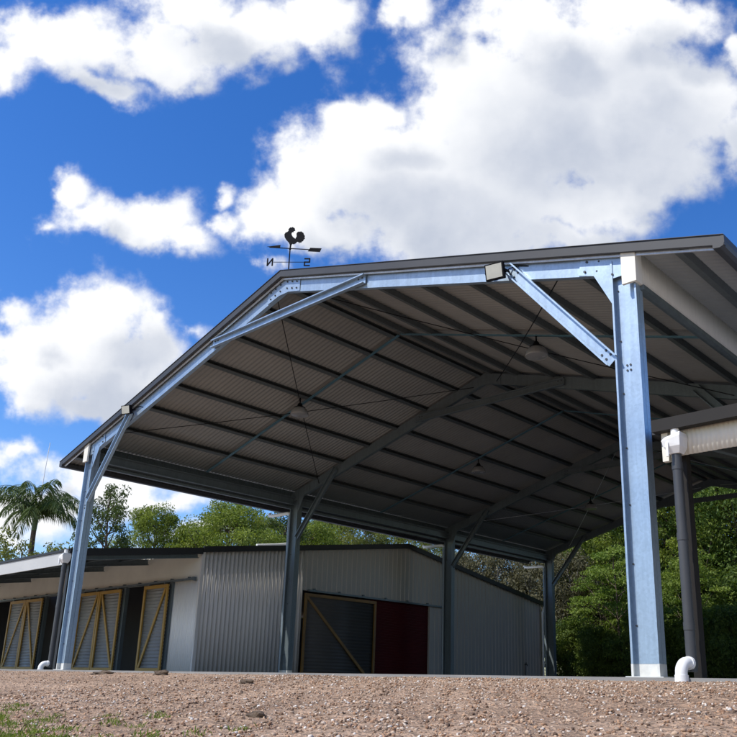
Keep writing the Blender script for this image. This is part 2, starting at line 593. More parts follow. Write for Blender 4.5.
gx, gy = grid_axis(-400, 400, -22, 22, .14), grid_axis(-400, 400, -10, -.4, .09)
X, Y = np.meshgrid(gx, gy)
Z = gz(X, Y)
nx, ny = len(gx), len(gy)
me = bpy.data.meshes.new('ground')
idx = np.arange(nx * ny).reshape(ny, nx)
q = np.stack([idx[:-1, :-1], idx[:-1, 1:], idx[1:, 1:], idx[1:, :-1]], -1).reshape(-1, 4)
me.from_pydata(np.stack([X, Y, Z], -1).reshape(-1, 3).tolist(), [], q.tolist())
me.materials.append(M['ground'])
me.polygons.foreach_set('use_smooth', [True] * len(q))
ground = bpy.data.objects.new('ground', me)
COL.objects.link(ground)
tag(ground, kind='structure')

# concrete slab under shed, awnings and buildings
mb = MB()
mb.box(-17, 20, -.50, 19.2, -.25, -.004)
slab = mb.build('concrete_slab', M['concrete'])
tag(slab, kind='structure')

# ------------------------------------------------------------------ the open shed
W, HE, RISE = 12.4, 4.5, 1.79
K = RISE / (W / 2)
FY = [0, 5.58, 11.82, 17.49]
CA, SA = 1 / math.hypot(1, K), K / math.hypot(1, K)


def rz(x):
    return HE + K * (W / 2 - abs(x - W / 2))


shed = empty('open_shed', (W / 2, 8.7, 0), 'large open sided galvanised steel shed with brown corrugated ceiling on a concrete slab', 'shed')

# roof sheets
x0r, x1r = -1.16, W + 1.16
for s in (-1, 1):
    mb = MB()
    L = (W / 2 + 1.16) / CA
    if s < 0:
        o = Vector((x0r, -.13, rz(0) - 1.16 * K + .205)); v = Vector((CA, 0, SA)); n = Vector((-SA, 0, CA))
    else:
        o = Vector((x1r, -.13, rz(0) - 1.16 * K + .205)); v = Vector((-CA, 0, SA)); n = Vector((SA, 0, CA))
    sheet(mb, o, (0, 1, 0), 17.9, v, 0, L - .004, n, .10, .007, .010, 'sine', 0, 1)
    mb.build('roof_sheet', [M['roof'], M['ceiling']], shed)
mb = MB()
prf = [(-.22, rz(W / 2 - .22) + .225), (0, rz(W / 2) + .238), (.22, rz(W / 2 - .22) + .225), (.22, rz(W / 2 - .22) + .218), (0, rz(W / 2) + .231), (-.22, rz(W / 2 - .22) + .218)]
mb.prism(prf, (1, 0, 0), (0, 0, 1), (W / 2, -.12, 0), (0, 1, 0), 17.88)
mb.build('ridge_cap', M['charcoal'], shed)

# barge capping along the front and back edge, with gutters along the eaves
for y, dy in ((-.165, .05), (17.77, .05)):
    mb = MB()
    for s in (-1, 1):
        xa, xb = (x0r - .03, W / 2) if s < 0 else (x1r + .03, W / 2)
        za, zb = rz(0) - 1.19 * K, rz(W / 2)
        poly = [(xa, za + .118), (xa, za + .232), (xb, zb + .238), (xb, zb + .122)]
        mb.prism(poly, (1, 0, 0), (0, 0, 1), (0, y, 0), (0, 1, 0), dy)
        # returned top of the capping over the sheet
        poly2 = [(xa, za + .2325), (xa, za + .238), (xb, zb + .244), (xb, zb + .2385)]
        mb.prism(poly2, (1, 0, 0), (0, 0, 1), (0, y - .012 if y < 0 else y - .1, 0), (0, 1, 0), .17)
    mb.build('barge_capping', M['charcoal'], shed)
    mb = MB()
    yy = y + .056 if y < 0 else y - .03
    for s in (-1, 1):
        xa, xb = (x0r + .1, W / 2) if s < 0 else (x1r - .1, W / 2)
        za, zb = rz(0) - 1.06 * K, rz(W / 2)
        poly = [(xa, za + .088), (xa, za + .114), (xb, zb + .114), (xb, zb + .088)]
        mb.prism(poly, (1, 0, 0), (0, 0, 1), (0, yy, 0), (0, 1, 0), .022)
    mb.build('edge_angle', M['edge'], shed)
for xg in (x0r, x1r):
    mb = MB()
    s = -1 if xg < 0 else 1
    zt = rz(0) - 1.16 * K + .20
    prof = [(-.09, -.03), (-.09, -.125), (-.02, -.135), (.02, -.12), (.034, -.08), (.034, 0), (.027, 0), (.027, -.077), (.016, -.112), (-.02, -.127), (-.083, -.118), (-.083, -.03)]
    mb.prism([(a * s, b) for a, b in prof], (1, 0, 0), (0, 0, 1), (xg, -.165, rz(0) - 1.19 * K + .236), (0, 1, 0), 17.98)
    mb.prism([(a * s, b) for a, b in ((-.09, -.03), (-.09, -.125), (-.02, -.135), (.02, -.12), (.034, -.08), (.034, 0))], (1, 0, 0), (0, 0, 1), (xg, -.168, rz(0) - 1.19 * K + .2355), (0, 1, 0), .0029)
    mb.build('gutter', M['charcoal'], shed)

# columns: two back to back C sections with plates
for i, y in enumerate(FY):
    for x in (0, W):
        mb = MB()
        top = rz(0) + .09
        for fl in (1, -1):
            mb.sweep(csec(.30, .075, .022, .006, fl), (x, y + .002 * fl, .13), (x, y + .002 * fl, top), (1, 0, 0))
        for zz in np.arange(.5, 4.4, .62):
            bolts(mb, [(x - .10, y - .004, zz)] if i == 0 else [(x - .09, y - .004, zz)], (0, -1, 0), .011)
        if i == 0: bolts(mb, [(x - .02 + a, y - .004, 3.30 + b) for a in (-.02, .02) for b in (-.06, 0)], (0, -1, 0), .012)
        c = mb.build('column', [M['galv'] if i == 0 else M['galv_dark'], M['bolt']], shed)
        mb = MB()
        for fl in (1, -1):
            mb.sweep(csec(.303, .077, .024, .008, fl), (x, y + .001 * fl, -.004), (x, y + .001 * fl, .128), (1, 0, 0))
        mb.box(x - .2, x + .2, y - .11, y + .11, -.003, .010)
        mb.build('column_foot', M['footing'], c)

# rafters, haunch plates, knee braces, collar ties
RO = -.055       # web plane offset in front of the frame centre
for i, y in enumerate(FY):
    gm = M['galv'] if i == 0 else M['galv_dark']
    yw = y - .006
    for s in (-1, 1):
        A = Vector((-.12 if s < 0 else W + .12, y + RO, rz(0) - .12 * K))
        B = Vector((W / 2, y + RO, rz(W / 2)))
        d = (B - A).normalized()
        up = Vector((-d.z, 0, d.x)) if s < 0 else Vector((d.z, 0, -d.x))
        fl = 1 if Vector(d).cross(up).y > 0 else -1
        mb = MB()
        mb.sweep(csec(.235, .075, .022, .006, fl), A, B - d * .02, up)
        if i == 0:
            bolts(mb, [A + d * q + up * h + Vector((0, -.001, 0)) for q in (.45, .62) for h in (-.06, .06)], (0, -1, 0))
        mb.build('rafter', [gm, M['bolt']], shed)
        # haunch plate
        mb = MB()
        xs = .0 if s < 0 else W
        sg = 1 if s < 0 else -1
        ins = xs + sg * .15
        zc = rz(0)
        poly = [(xs - sg * .148, zc - .13), (xs - sg * .148, zc + .05), (xs - sg * .05, zc + .09), (ins + sg * .38, rz(ins + sg * .38) + .105), (ins + sg * .42, rz(ins + sg * .42) - .112), (ins + sg * .22, rz(ins + sg * .22) - .125), (ins + sg * .004, zc - .44), (ins + sg * .004, zc - .13)]
        if s > 0: poly = poly[::-1]
        mb.prism(poly, (1, 0, 0), (0, 0, 1), (0, y + RO - .012, 0), (0, 1, 0), .008)
        if i == 0:
            bp = [(ins + sg * .30, rz(ins + sg * .3) + .06), (ins + sg * .33, rz(ins + sg * .3) - .06), (ins - sg * .02, zc - .08)]
            bolts(mb, [(a, y + RO - .012, b) for a, b in bp], (0, -1, 0), .014)
        mb.build('haunch_plate', [gm, M['bolt']], shed)
        # knee brace
        mb = MB()
        P0 = Vector((xs + sg * .18, y - .05, 3.37)); P1 = Vector((xs + sg * 1.52, y - .072, rz(xs + sg * 1.52) + .0))
        d = (P1 - P0).normalized()
        up = d.cross(Vector((0, 1, 0)))
        fl = 1 if d.cross(up).y < 0 else -1
        mb.sweep(csec(.15, .065, .018, .006, fl), P0 + d * .0, P1 + d * .06, up)
        if i == 0:
            for e, q0 in ((P0, .13), (P1, -.06)):
                bolts(mb, [e + d * (q0 + a) + up * b + Vector((0, -.001, 0)) for a in (-.04, .04) for b in (-.035, .035)], (0, -1, 0), .014)
        mb.build('knee_brace', [gm, M['bolt']], shed)
    # apex plate
    mb = MB()
    xm, zm = W / 2, rz(W / 2)
    poly = [(-.42, -K * .42 - .11), (-.42, -K * .42 + .11), (0, .115), (.42, -K * .42 + .11), (.42, -K * .42 - .11), (.12, -.16), (-.12, -.16)]
    mb.prism(poly, (1, 0, 0), (0, 0, 1), (xm, y + RO - .012, zm), (0, 1, 0), .008)
    if i == 0:
        bolts(mb, [(xm + a, y + RO - .012, zm - K * abs(a) + b) for a in (-.34, -.22, -.09, .09, .22, .34) for b in (-.06, .06)], (0, -1, 0), .015)
    mb.build('apex_plate', [gm, M['bolt']], shed)
    # collar tie
    mb = MB()
    za = rz(4.25)
    ty = y + RO - .022
    mb.sweep(csec(.15, .065, .018, .006, 1), (4.25, ty, za - .0), (8.20, ty, za - .0), (0, 0, 1))
    bolts(mb, [(4.25 + q, ty - .002, za + h) for q in (.07, .15) for h in (-.04, .04)] + [(8.2 - q, ty - .002, za + h) for q in (.07, .15) for h in (-.04, .04)], (0, -1, 0), .013)
    ct = mb.build('collar_tie', [gm, M['bolt']], shed)
    if i in (0, 3):
        mb = MB()
        sx = 6.18 if i == 0 else 6.75
        sx, za = sx, za - .005
        swoosh = [(0, 0), (.03, .05), (.09, .085), (.17, .085), (.13, .05), (.08, .01), (.04, -.03), (.0, -.05)]
        mb.prism(swoosh, (1, 0, 0), (0, 0, 1), (sx, ty - .005, za - .02), (0, 1, 0), .003, 0)
        mb.prism([(.17, .088), (.22, .088), (.27, .06), (.27, .03), (.22, .02), (.17, .05), (.14, .053)], (1, 0, 0), (0, 0, 1), (sx, ty - .005, za - .02), (0, 1, 0), .003, 1)
        mb.build('sticker', [M['blue'], M['red']], ct)

# purlins along the length
PX = [.75, 1.68, 2.60, 3.52, 4.44, 5.34, 6.0]
PX = PX + [W - p for p in PX[::-1]] + [-.72, W + .72]
for x in PX:
    mb = MB()
    s = 1 if x < W / 2 else -1
    up = Vector((-SA * s, 0, CA))
    z = (rz(x) if 0 <= x <= W else rz(0) - K * (abs(x - W / 2) - W / 2)) + .142
    mb.sweep(csec(.094, .092, .016, .004, s), (x, -.09, z), (x, 17.7, z), up)
    mb.build('purlin', M['purlin'], shed)

# eave beams (inside) and cream infill panels (outside)
for s in (-1, 1):
    xo = -.165 if s < 0 else W + .165
    mb = MB()
    for k in range(3):
        xe = -.03 if s < 0 else W + .03
        a, b = FY[k] + .09, FY[k + 1] - .09
        mb.sweep(csec(.20, .075, .02, .005, 1), (xe, a, 4.35), (xe, b, 4.35), (0, 0, 1))
    mb.build('eave_beam', M['galv_dark'], shed)
    mb = MB()
    zt = 4.636
    sheet(mb, (xo, -.085, 0), (0, 1, 0), 17.7, (0, 0, 1), 4.235, zt, (s, 0, 0), .062, .0025, .006, 'sine', 0, 1)
    inf = mb.build('infill_panel', [M['cream'], M['galv_dark']], shed)
    mb = MB()
    xa, xb = (xo - .018, xo + .155) if s < 0 else (xo - .155, xo + .018)
    mb.box(xa, xb, -.125, -.088, 4.225, 4.635)
    mb.box(xo - .018 if s > 0 else xo - .018, xo + .018, -.0875, .03, 4.225, zt - .01)
    mb.build('end_trim', M['cream'], inf)
    mb = MB()
    mb.box(xo - .03, xo + .03, .03, 17.6, 4.17, 4.228)
    mb.build('bottom_rail', M['galv_dark'], inf)

# bridging straps at mid bay, following both slopes
for ym in (2.8, 8.7, 14.65):
    for s in (-1, 1):
        mb = MB()
        A = Vector((.0 if s < 0 else W, ym, rz(0) + .085)); B = Vector((W / 2 - s * -.02 if False else W / 2 + s * .03, ym, rz(W / 2) + .085))
        mb.bar(A, B, .055, .022, (0, 0, 1))
        mb.build('bridging_strap', M['strip'], shed)

# diagonal rod bracing
def rod(A, B, m='galv_dark', r=.008):
    mb = MB()
    A, B = Vector(A), Vector(B)
    mid = (A + B) / 2 - Vector((0, 0, .05))
    mb.tube([A, A.lerp(mid, .5) - Vector((0, 0, .01)), mid, mid.lerp(B, .5) - Vector((0, 0, .01)), B], r, 6)
    mb.build('brace_rod', M[m], shed)


for k in (0, 2):
    ya, yb = FY[k] + .05, FY[k + 1] - .05
    mm = 'iron' if k == 0 else 'edge'
    for s in (-1, 1):
        f = (lambda x: x) if s < 0 else (lambda x: W - x)
        rod((f(5.9), ya, rz(5.9) - .06), (f(.9), yb, rz(.9) - .06), mm)
        rod((f(.9), ya, rz(.9) - .06), (f(5.9), yb, rz(5.9) - .06), mm)

# downpipes on the inner left columns, fed from the eave gutter
for k in (1, 2, 3):
    for x, s in ((0, -1), (W, 1)):
        y = FY[k]
        mb = MB()
        xp = x + s * .215
        mb.tube([(xp, y - .02, -.003), (xp, y - .02, 4.02)], .045, 14)
        for zz in (.9, 2.3, 3.5):
            mb.tube([(xp, y - .02, zz), (xp, y - .02, zz + .09)], .05, 14)
        dp = mb.build('downpipe', M['pipe_blue'], shed)
        mb = MB()
        mb.tube([(x + s * 1.08, y - .02, 4.15), (x + s * 1.05, y - .02, 4.10), (x + s * .95, y - .02, 4.085), (x + s * .32, y - .02, 4.075), (x + s * .235, y - .02, 4.06), (xp, y - .02, 4.0)], .045, 14)
        mb.build('offset_pipe', M['white'], dp)

# ------------------------------------------------------------------ lights hung from the purlins
def bay_light(x, y, label):
    zt = rz(x) + .11
    t = empty('high_bay_light', (x, y, zt), label, 'ceiling light', 'high bay lights hanging under the shed roof')
    mb = MB(); mb.tube([(x, y, zt), (x, y, zt - .17)], .014, 8); mb.build('stem', M['iron'], t)
    mb = MB()
    mb.lathe([(.0, -.13), (.035, -.135), (.05, -.16), (.06, -.20), (.115, -.225), (.118, -.24), (.0, -.245)], (x, y, zt), 24)
    mb.build('canopy', M['iron'], t)
    mb = MB()
    pr = [(.115, -.242), (.150, -.27), (.178, -.32), (.190, -.37), (.186, -.40), (.178, -.40), (.180, -.37), (.168, -.32), (.140, -.275), (.105, -.25)]
    mb.lathe(pr, (x, y, zt), 32)
    mb.lathe([(.182, -.394), (.12, -.402), (0, -.405)], (x, y, zt), 32)
    mb.build('lamp_shade', M['glass_shade'], t)
    return t


bay_light(3.52, 2.62, 'round pale ribbed light on the left slope of the front bay, under the collar tie')
bay_light(9.33, 2.80, 'largest looking round light, just left of the bright front knee brace')
bay_light(3.52, 8.75, 'dim round light on the left slope of the middle bay beside a blue strap')
bay_light(3.52, 14.5, 'farthest dark round light under the rear bay, left of the nearest column')
# lights of the same row on the hidden slope
bay_light(8.88, 8.75, 'round light on the right slope of the middle bay behind the nearest column')


def flood(x, z, y, yaw, tilt, label, k=1.):
    t = empty('floodlight', (x, y, z), label, 'floodlight', 'floodlights on the front rafter')
    Mx = Matrix.Translation((x, y, z)) @ Matrix.Rotation(yaw, 4, 'Z') @ Matrix.Rotation(tilt, 4, 'X') @ Matrix.Scale(k, 4)
    T = lambda p: Mx @ Vector(p)
    def bx(mb, x0, x1, y0, y1, z0, z1, mi=0):
        k = len(mb.v)
        mb.box(x0, x1, y0, y1, z0, z1, mi)
        mb.v[k:] = [tuple(T(p)) for p in mb.v[k:]]
    mb = MB()
    bx(mb, -.125, .125, -.20, -.145, -.105, .105)
    for q in np.linspace(-.11, .11, 7):
        bx(mb, q - .006, q + .006, -.1445, -.11, -.09, .09)
    h = mb.build('housing', M['iron'], t)
    mb = MB(); bx(mb, -.108, .108, -.206, -.2005, -.088, .088); mb.build('lens', M['lens'], h)
    mb = MB()
    bx(mb, -.139, -.127, -.175, .0, -.015, .015); bx(mb, .127, .139, -.175, .0, -.015, .015); bx(mb, -.139, .139, .0005, .010, -.018, .018)
    mb.build('bracket', M['iron'], t)
    mb = MB()
    mb.tube([T((.05, -.12, -.05)), T((.16, -.06, .03)), (x + .28, y + .01, z + .03), (x + .42, y + .015, z - .02)], .008, 6)
    mb.build('cable', M['iron'], t)
    return t


flood(10.70, 4.955, -.075, math.radians(12), math.radians(14), 'square floodlight with pale lens facing out, by the bright knee brace near the nearest column')
flood(1.53, 5.04, -.075, math.radians(20), math.radians(14), 'square floodlight seen side on above the far left front column', .85)

# ------------------------------------------------------------------ weathervane
vx, vy = W / 2, .0
vz = rz(W / 2) + .235
ua = Vector((.77, .64, 0)).normalized()
na = Vector((-ua.y, ua.x, 0))
vane = empty('weathervane', (vx, vy, vz), 'black rooster weathervane with arrow and letters on the shed ridge', 'weathervane')
o = Vector((vx, vy, 0))
mb = MB()
mb.tube([(vx, vy, vz - .02), (vx, vy, 7.10)], .011, 8)
mb.tube([(vx, vy, vz - .01), (vx, vy, vz + .06)], .03, 10)
mb.lathe([(0, .0), (.018, .008), (.022, .02), (.018, .032), (0, .04)], (vx, vy, 6.99), 12)
mb.build('post', M['iron'], vane)
mb = MB()
mb.bar(o + ua * -.27 + Vector((0, 0, 6.755)), o + ua * .27 + Vector((0, 0, 6.755)), .008, .008)
mb.build('compass_arm', M['iron'], vane)


def letter(strokes, c, w, h):
    mb = MB()
    for st in strokes:
        for (a, b), (e, f) in zip(st[:-1], st[1:]):
            # seen from behind, so it reads mirrored from the front of the shed
            A = c + ua * (-a * w) + Vector((0, 0, b * h)); B = c + ua * (-e * w) + Vector((0, 0, f * h))
            d = (B - A).normalized() * .008
            mb.bar(A - d, B + d, .008, .024, na.cross((B - A).normalized()))
    return mb


letter([[(-.5, -.5), (-.5, .5), (.5, -.5), (.5, .5)]], o + ua * -.33 + Vector((0, 0, 6.755)), .085, .13).build('compass_letter', M['iron'], vane)
letter([[(.5, .5), (-.5, .5), (-.5, 0), (.5, 0), (.5, -.5), (-.5, -.5)]], o + ua * .31 + Vector((0, 0, 6.755)), .085, .13).build('compass_letter', M['iron'], vane)
mb = MB()
za, zb = 7.04, 6.985
mb.bar(o + ua * -.36 + Vector((0, 0, za)), o + ua * .50 + Vector((0, 0, zb)), .010, .014)
mb.prism([(-.40, .012), (-.17, .045), (-.175, -.012)], ua, (0, 0, 1), o + Vector((0, 0, za)) - na * .005, na, .010)
mb.prism([(.31, -.022), (.35, .045), (.545, .035), (.52, -.035)], ua, (0, 0, 1), o + Vector((0, 0, zb)) - na * .005, na, .010)
mb.build('arrow', M['iron'], vane)
rp = [(290, 105), (300, 96), (312, 99), (320, 92), (332, 98), (345, 105), (353, 130), (338, 134), (330, 150), (322, 143), (315, 162), (322, 180), (335, 198), (360, 215), (371, 190), (367, 163), (375, 148), (390, 140), (402, 143), (415, 138), (428, 148), (440, 155), (445, 170), (456, 185), (453, 198), (459, 210), (447, 222), (440, 238), (428, 242), (420, 256), (408, 250), (400, 263), (392, 246), (380, 245), (365, 262), (345, 270), (330, 266), (322, 285), (322, 305), (305, 305), (308, 282), (295, 255), (265, 225), (247, 198), (242, 170), (252, 152), (272, 143), (283, 132), (280, 118)]
mb = MB()
mb.prism([((a - 312) * .00168, (300 - b) * .00188) for a, b in rp], ua, (0, 0, 1), o + Vector((0, 0, 7.045)) - na * .006, na, .012)
mb.build('rooster', M['iron'], vane)

# ------------------------------------------------------------------ left stable building with awning
XL, YF, YB, XF = -1.05, 3.6, 18.4, -16.0
st = empty('stable_building', (-8.5, 11, 0), 'long low building with grey corrugated gable wall, ochre framed doors and front awning', 'building')
YR = 11.0


def gtop(y):
    return 2.93 + (y - YF) / (YR - YF) * 1.06 if y < YR else 3.99 - (y - YR) / (YB - YR) * 1.14


# gable wall: grey panel, upper panel over the doors, pale far panel
mb = MB()
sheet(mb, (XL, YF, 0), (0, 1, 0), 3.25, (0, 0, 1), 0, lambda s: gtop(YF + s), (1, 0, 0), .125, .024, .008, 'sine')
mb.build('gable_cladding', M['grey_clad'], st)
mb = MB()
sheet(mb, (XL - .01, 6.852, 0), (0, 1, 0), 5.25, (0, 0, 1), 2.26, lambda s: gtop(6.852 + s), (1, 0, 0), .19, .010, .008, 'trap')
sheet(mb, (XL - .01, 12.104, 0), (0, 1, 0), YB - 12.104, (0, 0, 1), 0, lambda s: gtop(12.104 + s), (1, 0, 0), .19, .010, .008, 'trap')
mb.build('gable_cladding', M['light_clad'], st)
mb = MB()
mb.box(XL - .03, XL + .028, YF - .028, YF + .06, 0, gtop(YF) - .01)
mb.build('corner_trim', M['grey_clad'], st)
mb = MB()
mb.box(XL - .03, XL + .028, YB - .02, YB + .04, 0, gtop(YB) - .02)
mb.build('corner_trim', M['light_clad'], st)
# sliding door in ochre frame
def braced_door(y0, y1, name='sliding_door'):
    z0, z1, xo = .03, 2.18, XL + .07
    mb = MB()
    sheet(mb, (xo - .02, y0 + .03, z0), (0, 0, 1), z1 - z0, (0, 1, 0), 0, y1 - y0 - .06, (1, 0, 0), .09, .010, .006, 'sine')
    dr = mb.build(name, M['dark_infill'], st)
    mb = MB()
    fx0, fx1 = xo - .005, xo + .035
    mb.box(fx0, fx1, y0, y0 + .075, z0, z1); mb.box(fx0, fx1, y1 - .075, y1, z0, z1)
    mb.box(fx0, fx1, y0 + .076, y1 - .076, z1 - .08, z1); mb.box(fx0, fx1, y0 + .076, y1 - .076, z0, z0 + .08)
    mb.bar((xo + .014, y0 + .08, z1 - .1), (xo + .014, y1 - .40, z0 + .09), .034, .075, (0, 0, 1))
    mb.build('door_frame', M['shaded_ochre'], dr)


braced_door(6.87, 9.62)
mb = MB()
sheet(mb, (XL - .06, 9.5, 0), (0, 0, 1), 2.28, (0, 1, 0), 0, 2.62, (1, 0, 0), .075, .010, .006, 'trap')
mb.build('roller_door', M['maroon'], st)
mb = MB()
mb.box(XL + .02, XL + .10, 7.0, 12.9, 2.235, 2.285)
mb.box(XL + .02, XL + .12, 12.9, 12.93, 2.21, 2.31)
for y in np.arange(7.2, 12.9, .95):
    mb.box(XL + .0, XL + .07, y, y + .05, 2.286, 2.33)
mb.build('door_track', M['galv_dark'], st)
# door jamb
mb = MB(); mb.box(XL - .05, XL + .02, 12.105, 12.20, 0, 2.25); mb.build('door_jamb', M['light_clad'], st)
# tap at the far end of the gable wall
mb = MB()
mb.tube([(XL, 17.35, .62), (XL + .09, 17.35, .62), (XL + .11, 17.35, .56)], .018, 8)
mb.tube([(XL + .015, 17.35, 0), (XL + .015, 17.35, .62)], .012, 8)
mb.bar((XL + .06, 17.30, .67), (XL + .06, 17.40, .67), .02, .012)
mb.tube([(XL + .06, 17.35, .62), (XL + .06, 17.35, .67)], .008, 6)
mb.build('tap', M['iron'], st)
# back corner downpipe
mb = MB()
mb.tube([(XL + .09, YB + .02, -.003), (XL + .09, YB + .02, 2.5), (XL + .12, YB + .1, 2.72)], .042, 12)
mb.build('downpipe', M['white'], st)

# main roof with black barge
mb = MB()
for (ya, za, yb, zb) in ((YF - .05, gtop(YF) + .03, YR, gtop(YR) + .045), (YB + .2, gtop(YB) + .0, YR, gtop(YR) + .045)):
    a = Vector((XL + .06, ya, za)); b = Vector((XL + .06, yb, zb))
    v = (b - a); L = v.length; v.normalize()
    n = Vector((-1, 0, 0)).cross(v)
    if n.z < 0: n = -n
    sheet(mb, a, (-1, 0, 0), XL + .06 - XF + .1, v, 0, L, n, .19, .012, .01, 'trap')
rf = mb.build('roof', M['roof'], st)
mb = MB()
for (ya, za, yb, zb) in ((YF - .05, gtop(YF), YR, gtop(YR) + .015), (YB + .25, gtop(YB) - .035, YR, gtop(YR) + .015)):
    poly = [(ya, za - .07), (ya, za + .075), (yb, zb + .075), (yb, zb - .07)]
    mb.prism(poly, (0, 1, 0), (0, 0, 1), (XL + .066, 0, 0), (1, 0, 0), .05)
mb.build('barge_capping', M['black'], rf)
mb = MB()
mb.tube([(-1.25, 5.35, gtop(5.35) + .12), (-1.25, 6.0, gtop(6) + .125), (-1.25, 6.55, gtop(6.55) + .16)], .035, 10)
mb.build('roof_pipe', M['white'], rf)
# hidden walls and floor of the building so the doorways open on a real dark room
mb = MB()
mb.box(XF, XL - .06, YB - .08, YB - .01, 0, 2.75)
mb.box(XF, XF + .06, YF, YB - .1, 0, 2.9)
mb.build('rear_wall', M['interior'], st)
mb = MB()
mb.box(XF + .08, XL - .1, 6.6, 6.68, 0, 2.9)
mb.build('inner_partition', M['interior'], st)

# front wall under the awning
mb = MB()
sheet(mb, (XL - .02, YF, 0), (-1, 0, 0), 1.15, (0, 0, 1), 0, 2.21, (0, -1, 0), .085, .008, .006, 'sine')
mb.build('front_cladding', M['white_clad'], st)
mb = MB()
mb.box(XF, XL - .03, YF - .02, YF + .05, 2.213, 2.93)
mb.build('upper_lining', M['lining'], st)
BAYX = [-2.20, -4.50, -6.92, -9.28, -11.66, -14.0]
for x in BAYX:
    mb = MB(); mb.box(x - .09, x + .03, YF - .05, YF + .05, 0, 2.212); mb.build('door_post', M['galv_dark'], st)
mb = MB()
mb.box(XF, -1.20, YF - .13, YF - .06, 2.205, 2.25)
mb.box(-1.20, -1.15, YF - .14, YF - .05, 2.18, 2.27)
for x in np.arange(-15.5, -1.3, .78):
    mb.box(x, x + .04, YF - .10, YF - .021, 2.251, 2.29)
mb.build('door_track', M['galv_dark'], st)


def stable_leaf(x0, x1, diag):
    """ribbed leaf in an ochre frame hung on the track; diag = +1 brace rises to the right"""
    z0, z1, yo = .03, 2.16, YF - .10
    mb = MB()
    sheet(mb, (x0 + .03, yo + .01, z0), (0, 0, 1), z1 - z0, (1, 0, 0), 0, x1 - x0 - .06, (0, -1, 0), .085, .012, .006, 'sine')
    dr = mb.build('stable_door', M['infill'], st)
    mb = MB()
    a, b = yo - .045, yo - .008
    mb.box(x0, x0 + .075, a, b, z0, z1); mb.box(x1 - .075, x1, a, b, z0, z1)
    mb.box(x0 + .076, x1 - .076, a, b, z1 - .085, z1); mb.box(x0 + .076, x1 - .076, a, b, z0, z0 + .085)
    xa, xb = (x0 + .11, x1 - .12) if diag > 0 else (x1 - .11, x0 + .12)
    mb.bar((xa, yo - .026, z0 + .09), (xb, yo - .026, z1 - .09), .03, .07, (0, 0, 1))
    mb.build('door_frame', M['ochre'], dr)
    for x in (x0 + .2, x1 - .2):
        mb = MB()
        mb.box(x - .02, x + .02, yo - .03, yo - .005, z1 + .001, z1 + .045)
        mb.build('hanger', M['galv_dark'], dr)


stable_leaf(-11.63, -10.47, 1); stable_leaf(-10.45, -9.30, -1)
stable_leaf(-6.89, -5.74, 1); stable_leaf(-5.72, -4.57, -1)
stable_leaf(-3.38, -2.24, 1)

# awning on the front of the stable building
AY0, AY1, AZ0, AZ1 = .30, YF - .05, 2.46, 2.90
mb = MB()
a = Vector((XL + .05, AY0 - .04, AZ0 + .035)); b = Vector((XL + .05, AY1, AZ1 + .035))
v = (b - a); L = v.length; v.normalize(); n = Vector((0, -v.z, v.y))
sheet(mb, a, (-1, 0, 0), XL - XF, v, 0, L, n, .19, .012, .01, 'trap')
aw = mb.build('awning_roof', M['roof'], st)
mb = MB()
mb.prism([(AY0 - .06, AZ0 - .10), (AY0 - .06, AZ0 + .06), (AY1, AZ1 + .075), (AY1, AZ1 - .085)], (0, 1, 0), (0, 0, 1), (XL + .052, 0, 0), (1, 0, 0), .045)
mb.box(XF, XL + .05, AY0 - .075, AY0 - .02, AZ0 + .005, AZ0 + .058)
mb.build('awning_capping', M['black'], aw)
mb = MB()
mb.box(XF, XL - .05, AY0 - .05, AY0 - .015, 2.19, AZ0 + .0)
mb.box(XL - .01, XL + .04, AY0 + .03, AY1 - .1, 2.40, 2.46) if False else None
mb.build('fascia_board', M['fascia'], aw)
for x in (-1.15, -3.45, -5.8, -8.15, -10.5, -12.9, -15.2):
    mb = MB()
    mb.sweep(csec(.15, .06, .016, .005, 1), (x, AY0 + .01, AZ0 - .10), (x, AY1 - .03, AZ1 - .10), (0, 0, 1))
    mb.build('awning_rafter', M['galv_dark'], aw)
for k, y in enumerate((.95, 1.85, 2.75)):
    z = AZ0 + (y - AY0) / (AY1 - AY0) * (AZ1 - AZ0)
    mb = MB()
    mb.sweep(csec(.10, .05, .014, .004, 1), (XF, y, z - .03), (XL, y, z - .03), (0, 0, 1))
    mb.build('awning_purlin', M['galv_dark'], aw)
for x in (-1.12, -5.9, -10.6, -15.2):
    mb = MB()
    mb.box(x - .05, x + .05, AY0 + .02, AY0 + .12, -.003, 2.42)
    mb.build('awning_post', M['black'], st)


